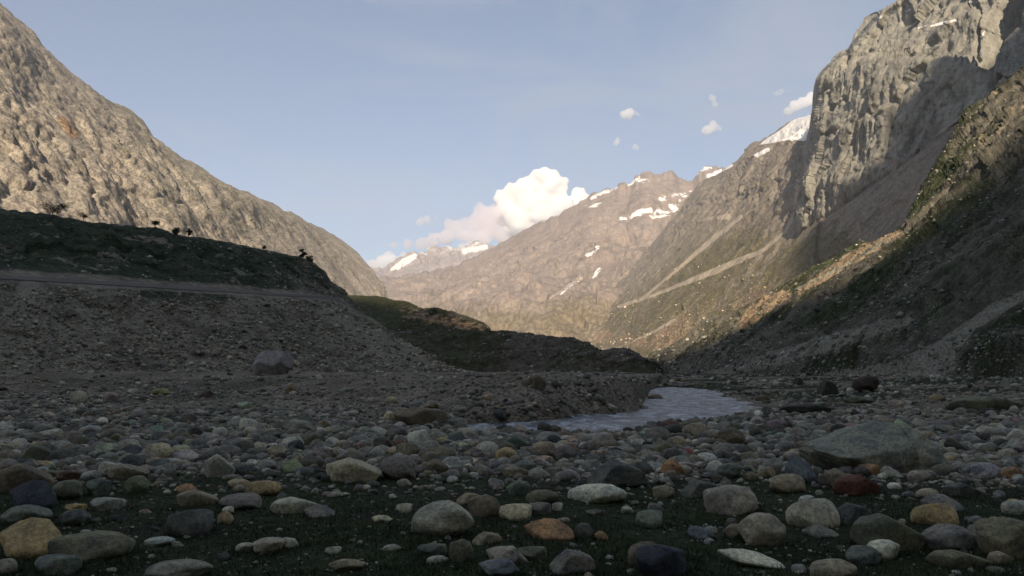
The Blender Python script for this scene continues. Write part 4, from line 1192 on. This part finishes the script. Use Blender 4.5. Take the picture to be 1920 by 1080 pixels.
def turf_at(X, Y):
    n = fbm(np.stack([X / 7, Y / 7, X * 0], -1), 3)
    return 1 - sst(Y + 3.5 * n, 13.5, 19)
def scatter_ground(name, n, pyr, wpx, sub, seed, dens=None, k=.9):
    r = np.random.default_rng(seed)
    py = r.uniform(*pyr, n); px = r.uniform(-260, 2180, n)
    a, b = tang(px, py)
    Y = -2.0 / np.minimum(b, -1e-3)
    for _ in range(8):
        z = gz(a * Y, Y, False); Y = np.clip(.5 * Y + .5 * (z - CAMZ) / b, 2, 400)
    X = a * Y; z = gz(X, Y, False)
    w = wpx[0] * (1 - r.random(n) * (1 - (wpx[0] / wpx[1]) ** 1.6)) ** (-1 / 1.6)
    rad = w * Y / F / 2
    keep = ((river_mask(X, Y, .9) < .3) | ((river_mask(X, Y, 2.2) < .85) & (r.random(n) < .5)) | (r.random(n) < .015)) & (rad < .75)
    if dens is not None: keep &= r.random(n) < dens(px, py, X, Y)
    PL = np.array([(p[0], p[1], p[2]) for p in placed])
    for i0 in range(0, n, 4000):
        sl = slice(i0, i0 + 4000)
        dd = (X[sl, None] - PL[None, :, 0]) ** 2 + (Y[sl, None] - PL[None, :, 1]) ** 2
        keep[sl] &= ~(dd < (PL[None, :, 2] * .8 + rad[sl, None] * .5) ** 2).any(1)
    X, Y, z, rad = X[keep], Y[keep], z[keep], rad[keep]
    c = pick_cols(len(X), r, k)
    return scatter_mesh(name, X, Y, z, rad, c, sub, m_peb, seed=seed + 1, sink=.33)
def d_field(px, py, X, Y):
    t = turf_at(X, Y)
    d = 1 - .86 * t
    lf = sst(py, 800, 780) * 0
    return np.clip(d, .06, 1)
scatter_ground('rubble', 2600, (800, 915), (20, 50), 3, 21, lambda px, py, X, Y: .9 * d_field(px, py, X, Y) * (1 - .8 * sst(py, 880, 915)) * (1 - .7 * (py < 812) * (px < 900)))
scatter_ground('rubble', 13000, (770, 930), (8, 26), 2, 22, d_field)
scatter_ground('rubble', 1500, (900, 1100), (7, 34), 3, 23, lambda px, py, X, Y: .16 + .45 * np.clip(fbm(np.stack([X / 2.5, Y / 2.5, X * 0 + 7], -1), 3), 0, 1) + .35 * sst(px, 1250, 1700))
scatter_ground('rubble', 15000, (704, 830), (4.5, 17), 1, 24, lambda px, py, X, Y: .45 + .65 * sst(fbm(np.stack([X / 9, Y / 12, X * 0], -1), 3), -.35, .2), 1.0)
scatter_ground('pebbles', 15000, (800, 1100), (3.5, 10), 1, 25, lambda px, py, X, Y: .25 + .75 * (1 - turf_at(X, Y)), .95)

# --- stones on the slopes
def slope_scatter(name, L, n, sel, rpx, seed, colr=(.9, .85), sub=1, sink=.45, kk=1.0, tint=(1, 1, 1)):
    r = np.random.default_rng(seed)
    P, px, py = L['P'], L['px'], L['py']
    nr, nc = px.shape
    i = r.integers(0, nr - 1, n); j = r.integers(0, nc - 1, n)
    pr_ = sel(px[i, j], py[i, j], L['v'][i, j])
    k = r.random(n) < pr_
    i, j = i[k], j[k]
    f = r.random((len(i), 2))
    Q = P[i, j] * (1 - f[:, :1]) + P[np.minimum(i + 1, nr - 1), j] * f[:, :1]
    Q = Q + (P[i, j + 1] - P[i, j]) * f[:, 1:]
    w = rpx[0] * (1 - r.random(len(i)) * (1 - (rpx[0] / rpx[1]) ** 2)) ** (-.5)
    rad = w * Q[:, 1] / F / 2
    c = pick_cols(len(i), r, kk, .5) * np.array(tint)
    return scatter_mesh(name, Q[:, 0], Q[:, 1], Q[:, 2] - rad * .1, rad, c, sub, m_peb, ang=(.5, .9), flatz=(.5, .9), sink=sink, seed=seed + 1, nproto=10)
slope_scatter('rubble', terr, 42000, lambda px, py, v: (v < .98) * (px > -60) * (.3 + .5 * sst(v, 1, 0) + .4 * (fbm(np.stack([px / 90, py / 60, px * 0], -1), 3) > .05)), (3.2, 15), 41, kk=1.05, tint=(1.05, 1, .9))
slope_scatter('rubble', terr, 9000, lambda px, py, v: (v > 2.05) * (v < 2.98) * (px > -60) * (.03 + .3 * (fbm(np.stack([px / 45, py / 25, px * 0 + 3], -1), 3) > .12) + .35 * sst(px, 400, 560) * (v < 2.7) + .25 * (v < 2.12)), (3.5, 15), 42, kk=1.1)
slope_scatter('rubble', mor, 5000, lambda px, py, v: (py > 575) * (py < 712) * (.25 + .4 * sst(px, 900, 1100)), (3.0, 9), 43, kk=.8)
slope_scatter('rubble', spur, 30000, lambda px, py, v: (px < 1980) * (py < 722) * (.1 + .3 * (fbm(np.stack([px / 120, py / 60, px * 0 + 5], -1), 3) > .1) + .35 * sst(py, 640, 710)), (3.0, 11), 44, kk=.95)
slope_scatter('rubble', spur, 500, lambda px, py, v: (px < 1980) * (py < 715) * (py > 560) * .4, (9, 24), 48, kk=.8, sub=2)
slope_scatter('rubble', farslope, 12000, lambda px, py, v: (py > 500) * (px < 1460) * (.12 + .5 * sst(py, 540, 620) * (fbm(np.stack([px / 70, py / 30, px * 0 + 5], -1), 3) > -.05)), (2.6, 8), 45, kk=1.35, tint=(1.1, 1, .85))

# ------------------------------------------------------------------ TURF between the stones
def build_grass():
    r = np.random.default_rng(77)
    n = 70000
    py = 800 + 300 * r.random(n) ** .8; px = r.uniform(-200, 2120, n)
    a, b = tang(px, py); Y = -2.0 / b; X = a * Y
    k = r.random(n) < turf_at(X, Y) * (.35 + .65 * sst(fbm(np.stack([X / 1.6, Y / 1.6, X * 0], -1), 3), -.4, .3))
    X, Y = X[k], Y[k]; n = len(X); z = gz(X, Y)
    nb = 3
    th = r.uniform(0, 6.283, (n, nb)); h = r.uniform(.02, .07, (n, nb)); l = r.uniform(.01, .07, (n, nb)); w = r.uniform(.003, .007, (n, nb))
    ox = r.normal(0, .03, (n, nb)); oy = r.normal(0, .03, (n, nb))
    bx, by = X[:, None] + ox, Y[:, None] + oy; bz = z[:, None] - .005 + 0 * ox
    cx, sx = np.cos(th), np.sin(th)
    p0 = np.stack([bx - sx * w, by + cx * w, bz], -1); p1 = np.stack([bx + sx * w, by - cx * w, bz], -1)
    p2 = np.stack([bx + cx * l, by + sx * l, bz + h], -1)
    V = np.stack([p0, p1, p2], 2).reshape(-1, 3)
    Fc = np.arange(len(V)).reshape(-1, 3)
    m = new_mat('grass blades'); t = NT(m)
    co = t.node('ShaderNodeTexCoord').outputs['Object']
    c = t.mix(t.rng(t.noise(co, .9, 4, .6), .35, .65), (.025, .04, .016, 1), (.056, .07, .03, 1))
    bs = t.node('ShaderNodeBsdfPrincipled', {'Base Color': c, 'Roughness': .8}); bs.inputs['Specular IOR Level'].default_value = .2
    t.node('ShaderNodeOutputMaterial', {0: bs.outputs[0]})
    o = mesh_obj('grass', V, Fc, m, smooth=False); tag(o, kind='stuff')
build_grass()

# ------------------------------------------------------------------ SHRUBS on the spur
def leaf_mat(name, c1, c2, sc=.5):
    m = new_mat(name); t = NT(m)
    co = t.node('ShaderNodeTexCoord').outputs['Object']
    c = t.mix(t.rng(t.noise(co, sc, 4, .65), .38, .62), c4(c1), c4(c2))
    bs = t.node('ShaderNodeBsdfPrincipled', {'Base Color': c, 'Roughness': .75}); bs.inputs['Specular IOR Level'].default_value = .2
    t.node('ShaderNodeOutputMaterial', {0: bs.outputs[0]})
    return m
m_shrub = leaf_mat('shrub leaves', (.025, .035, .014), (.06, .07, .028), .2)
def leaves(centres, radii, per, size, r, flat=.8):
    n = len(centres)
    d = r.normal(size=(n, per, 3)); d /= np.linalg.norm(d, axis=-1, keepdims=True)
    rr = r.random((n, per, 1)) ** .45
    C = centres[:, None, :] + d * rr * radii[:, None, None] * np.array([1, 1, flat])
    C = C.reshape(-1, 3); m = len(C)
    u = r.normal(size=(m, 3)); u /= np.linalg.norm(u, axis=1)[:, None]
    v = np.cross(u, r.normal(size=(m, 3))); v /= np.linalg.norm(v, axis=1)[:, None]
    s = (size * r.uniform(.6, 1.4, (m, 1))) if np.isscalar(size) else np.repeat(size, per)[:, None] * r.uniform(.6, 1.4, (m, 1))
    V = np.stack([C - u * s, C + v * s * .6, C + u * s, C - v * s * .6], 1).reshape(-1, 3)
    return V, np.arange(len(V)).reshape(-1, 4)
def build_shrubs():
    r = np.random.default_rng(5)
    P, px, py = spur['P'], spur['px'], spur['py']
    i = r.integers(0, 360, 16000); j = r.integers(0, 700, 16000)
    x, y = px[i, j], py[i, j]; dt = y - interp(x, spur_top)
    pr = (1 - sst(dt, 4, 44)) * sst(x, 1690, 1730) * (fbm(np.stack([x / 25, y / 25, x * 0], -1), 3) > -.15)
    pr = pr + .28 * (fbm(np.stack([x / 45 + y / 60, y / 30, x * 0 + 2], -1), 3) > .2) * sst(x, 1640, 1760) * (y < 560)
    pr = pr + .12 * (fbm(np.stack([x / 60, y / 30, x * 0 + 9], -1), 3) > .1) * (y > 480) * (y < 700)
    k = r.random(16000) < np.clip(pr * .55, 0, 1)
    Q = P[i[k], j[k]]; s = r.uniform(2.0, 6.5, len(Q)) * Q[:, 1] / F
    V, Fc = leaves(Q + np.array([0, 0, 1.]) * s[:, None] * .5, s, 34, s * .24, r, .85)
    o = mesh_obj('shrubbery', V, Fc, m_shrub, smooth=False); tag(o, kind='stuff')
build_shrubs()

# ------------------------------------------------------------------ SMALL TREES on the terrace crest
m_bark = new_mat('bark'); _t = NT(m_bark)
_c = _t.mix(_t.noise(_t.node('ShaderNodeTexCoord').outputs['Object'], 6, 4, .6), (.03, .024, .018, 1), (.075, .06, .045, 1))
_b = _t.node('ShaderNodeBsdfPrincipled', {'Base Color': _c, 'Roughness': .9}); _t.node('ShaderNodeOutputMaterial', {0: _b.outputs[0]})
m_leaf = leaf_mat('tree leaves', (.03, .04, .016), (.075, .08, .032), .8)
def tube(pts, radii, n=6):
    V, Fc = [], []
    for (p, rr) in zip(pts, radii):
        for k in range(n):
            a = 2 * math.pi * k / n; V.append((p[0] + rr * math.cos(a), p[1] + rr * math.sin(a), p[2]))
    for i in range(len(pts) - 1):
        for k in range(n):
            Fc.append((i * n + k, i * n + (k + 1) % n, (i + 1) * n + (k + 1) % n, (i + 1) * n + k))
    return V, Fc
def tree(px, py_base, hpx, wpx, label, seed, dens=1.0, crown_from=.4, lean=0.0, fork=False):
    r = np.random.default_rng(seed)
    L = terr
    sel = np.where((L['v'] > 2.7) & (L['v'] <= 3.0), (L['px'] - px) ** 2 + (L['py'] - py_base) ** 2 * .3, 1e9)
    q = L['P'].reshape(-1, 3)[np.argmin(sel)]
    H = hpx * q[1] / F; W = wpx * q[1] / F / 2
    root = bpy.data.objects.new('small_tree', None); COL.objects.link(root); root.location = tuple(q); root.empty_display_size = .5
    tag(root, label, 'tree', 'small trees on the crest of the left terrace')
    VV, FF = [], []
    def add(pts, rad):
        V, Fc = tube(pts, rad); o = len(VV); VV.extend(V); FF.extend([tuple(i + o for i in f) for f in Fc])
    ends = []
    stems = 2 if fork else 1
    for st in range(stems):
        pts = [np.array([0, 0, -.3])]; d = np.array([lean + (0 if not fork else (st - .5) * 1.1), 0, 1.])
        for i in range(6):
            pts.append(pts[-1] + d * H * .8 / 6 + r.normal(0, .03, 3) * H * .3)
        add(pts, np.linspace(.045, .012, 7) * H * .5 + .01)
        for i in range(9):
            t = r.uniform(crown_from * .8, .95); b = pts[int(t * 5)] * (1 - (t * 5 % 1)) + pts[int(t * 5) + 1] * (t * 5 % 1)
            a = r.uniform(0, 6.283); e = b + np.array([math.cos(a), math.sin(a), .7]) * W * r.uniform(.5, .95)
            m_ = (b + e) / 2 + np.array([0, 0, .04 * H]); add([b, m_, e], [.012 * H, .008 * H, .004 * H]); ends += [e, m_]
        ends.append(pts[-1])
    me = bpy.data.meshes.new('trunk'); me.from_pydata([tuple(v) for v in VV], [], FF); me.materials.append(m_bark); me.update()
    o = bpy.data.objects.new('trunk', me); COL.objects.link(o); o.parent = root
    E = np.array(ends); E = E[E[:, 2] > crown_from * H * .7]
    V, Fc = leaves(E, np.full(len(E), W * .45), int(70 * dens), .045 * H * .5 + .03, r)
    mesh_obj('crown', V, Fc, m_leaf, smooth=False, parent=root)
tree(103, 409, 30, 30, 'sparse forked tree on the terrace crest, leftmost of the crest trees', 1, .5, .45, fork=True)
tree(155, 417, 22, 20, 'thin sparse tree on the terrace crest, second from the left', 2, .4, .4)
tree(289, 433, 20, 15, 'small leaning tree with a dark tuft where the terrace crest humps', 3, 1.1, .55, .12)
tree(333, 446, 24, 17, 'round bushy tree just right of the crest hump', 4, 1.0, .3)
tree(354, 449, 28, 11, 'tall narrow tree beside the round bushy one', 5, .7, .4)
tree(493, 473, 17, 8, 'thin lone sapling on the middle of the falling crest', 6, .8, .45)
tree(566, 488, 24, 14, 'dark upright tree near the end of the terrace crest', 7, 1.5, .2)
tree(581, 491, 15, 14, 'low dark bushy tree at the very end of the terrace crest', 8, 1.6, .1)

# ------------------------------------------------------------------ CLOUDS
def cloud_mat(name, dens, col=(1, 1, 1)):
    m = new_mat(name); t = NT(m)
    v = t.node('ShaderNodeVolumePrincipled', {'Color': c4(col), 'Density': dens, 'Anisotropy': .2})
    t.node('ShaderNodeOutputMaterial', {1: v.outputs[0]})
    return m
CY = 19000.0
def cloud(blobs, label, dens, seed, vox=60, disp=1.0, col=(1, 1, 1), group=None):
    r = np.random.default_rng(seed)
    VV, FF, off = [], [], 0
    V0, F0 = ICO[3]
    for (px, py, rad) in blobs:
        c = PT(px, py, CY + r.uniform(-.4, .4) * rad * CY / F); R_ = rad * CY / F
        for k in range(7):
            d = r.normal(size=3); d /= np.linalg.norm(d)
            f = 0 if k == 0 else r.uniform(.55, .8); rr = R_ * (.78 if k == 0 else r.uniform(.3, .5))
            VV.append(V0 * rr * np.array([1, 1.1, .92]) + c + d * R_ * f); FF.append(F0 + off); off += len(V0)
    V = np.concatenate(VV); Fc = np.concatenate(FF)
    ctr = V.mean(0)
    me = bpy.data.meshes.new('cloud'); me.from_pydata((V - ctr).tolist(), [], Fc.tolist()); me.materials.append(cloud_mat('cloud vapour', dens, col))
    o = bpy.data.objects.new('cloud', me); COL.objects.link(o); o.location = tuple(ctr)
    rm = o.modifiers.new('merge', 'REMESH'); rm.mode = 'VOXEL'; rm.voxel_size = vox; rm.use_smooth_shade = True
    for sc, st in ((520, 240), (210, 110)):
        tx = bpy.data.textures.new('billow', 'CLOUDS'); tx.noise_scale = sc; tx.noise_depth = 2
        dm = o.modifiers.new('billow', 'DISPLACE'); dm.texture = tx; dm.strength = st * disp; dm.mid_level = .5; dm.texture_coords = 'LOCAL'
    tag(o, label, 'cloud', group)
    return o
cloud([(1022, 332, 22), (1036, 326, 14), (1012, 340, 22), (1046, 345, 20), (985, 352, 24), (1030, 365, 34), (960, 362, 24), (943, 372, 18), (1000, 390, 40), (1050, 385, 32), (1082, 376, 20), (1100, 374, 13), (1118, 380, 10), (950, 392, 28), (1030, 415, 40), (975, 425, 38), (1065, 420, 30), (1110, 398, 18)],
      'big bright white cumulus cloud rising behind the central mountain', .03, 3, 55)
cloud([(925, 402, 24), (905, 398, 18), (915, 425, 26), (890, 420, 22), (862, 424, 19), (842, 420, 14), (945, 440, 26), (870, 443, 20), (840, 446, 17), (815, 450, 15), (790, 453, 13), (765, 457, 11), (740, 459, 10), (720, 459, 9), (900, 452, 22)],
      'dim mauve trailing cloud bank left of the bright cumulus', .0055, 4, 50, .9, (.97, .94, .95))
cloud([(802, 411, 10), (816, 408, 7), (788, 414, 7)], 'small faint cloud scrap above the trailing cloud bank', .005, 5, 35, .4)
cloud([(737, 488, 16), (715, 492, 14), (756, 483, 13), (698, 496, 12), (776, 486, 10), (725, 480, 10)], 'low white cloud resting in the notch beside the left mountain', .008, 6, 40, .6)
cloud([(885, 462, 13), (910, 457, 12), (865, 464, 10)], 'pale low cloud touching the distant snowy peaks', .009, 6, 40, .5)
SG = 'small scattered clouds high in the sky'
cloud([(1183, 211, 12), (1172, 213, 9), (1195, 214, 8)], 'largest left small cloud, a round white puff high in the sky', .008, 7, 35, .55, group=SG)
cloud([(1340, 184, 8), (1344, 196, 8), (1334, 180, 6)], 'small upright puff of cloud above the wider one', .005, 8, 35, .5, group=SG)
cloud([(1338, 238, 12), (1325, 243, 10), (1350, 243, 8)], 'wide flat-bottomed small cloud below the upright puff', .007, 9, 35, .55, group=SG)
cloud([(1160, 265, 8), (1155, 268, 5)], 'tiny cloud below the round white puff', .007, 10, 35, .4, group=SG)
cloud([(1193, 275, 7), (1199, 280, 5)], 'tiny faint cloud wisp right of the other tiny cloud', .0055, 11, 35, .4, group=SG)
cloud([(1510, 190, 16), (1490, 196, 12), (1525, 185, 18), (1535, 200, 16), (1478, 208, 7)], 'soft white cloud touching the edge of the right cliff', .008, 12, 45, .7, group=SG)
cloud([(1465, 172, 8), (1478, 170, 7), (1455, 176, 5)], 'very faint cloud veil left above the cliff edge cloud', .002, 13, 35, .5, group=SG)

# ------------------------------------------------------------------ HAZE
def build_haze():
    import bmesh
    x, y0, y1, z0, z1 = 12500, -7000, 12500, -12.0, 2600.0
    bm = bmesh.new()
    vs = [bm.verts.new(p) for p in [(-x, -12500, z0), (x, -12500, z0), (x, y1, z0), (-x, y1, z0), (-x, -12500, z1), (x, -12500, z1), (x, y1, z1), (-x, y1, z1)]]
    for f in ((0, 3, 2, 1), (4, 5, 6, 7), (0, 1, 5, 4), (1, 2, 6, 5), (2, 3, 7, 6), (3, 0, 4, 7)): bm.faces.new([vs[i] for i in f])
    me = bpy.data.meshes.new('haze'); bm.to_mesh(me); bm.free()
    m = new_mat('valley haze'); t = NT(m)
    v = t.node('ShaderNodeVolumePrincipled', {'Color': (.86, .9, 1, 1), 'Density': HAZE, 'Anisotropy': 0.0})
    t.node('ShaderNodeOutputMaterial', {1: v.outputs[0]})
    me.materials.append(m)
    o = bpy.data.objects.new('haze', me); COL.objects.link(o); tag(o, kind='stuff')
HAZE = 0.00005
build_haze()
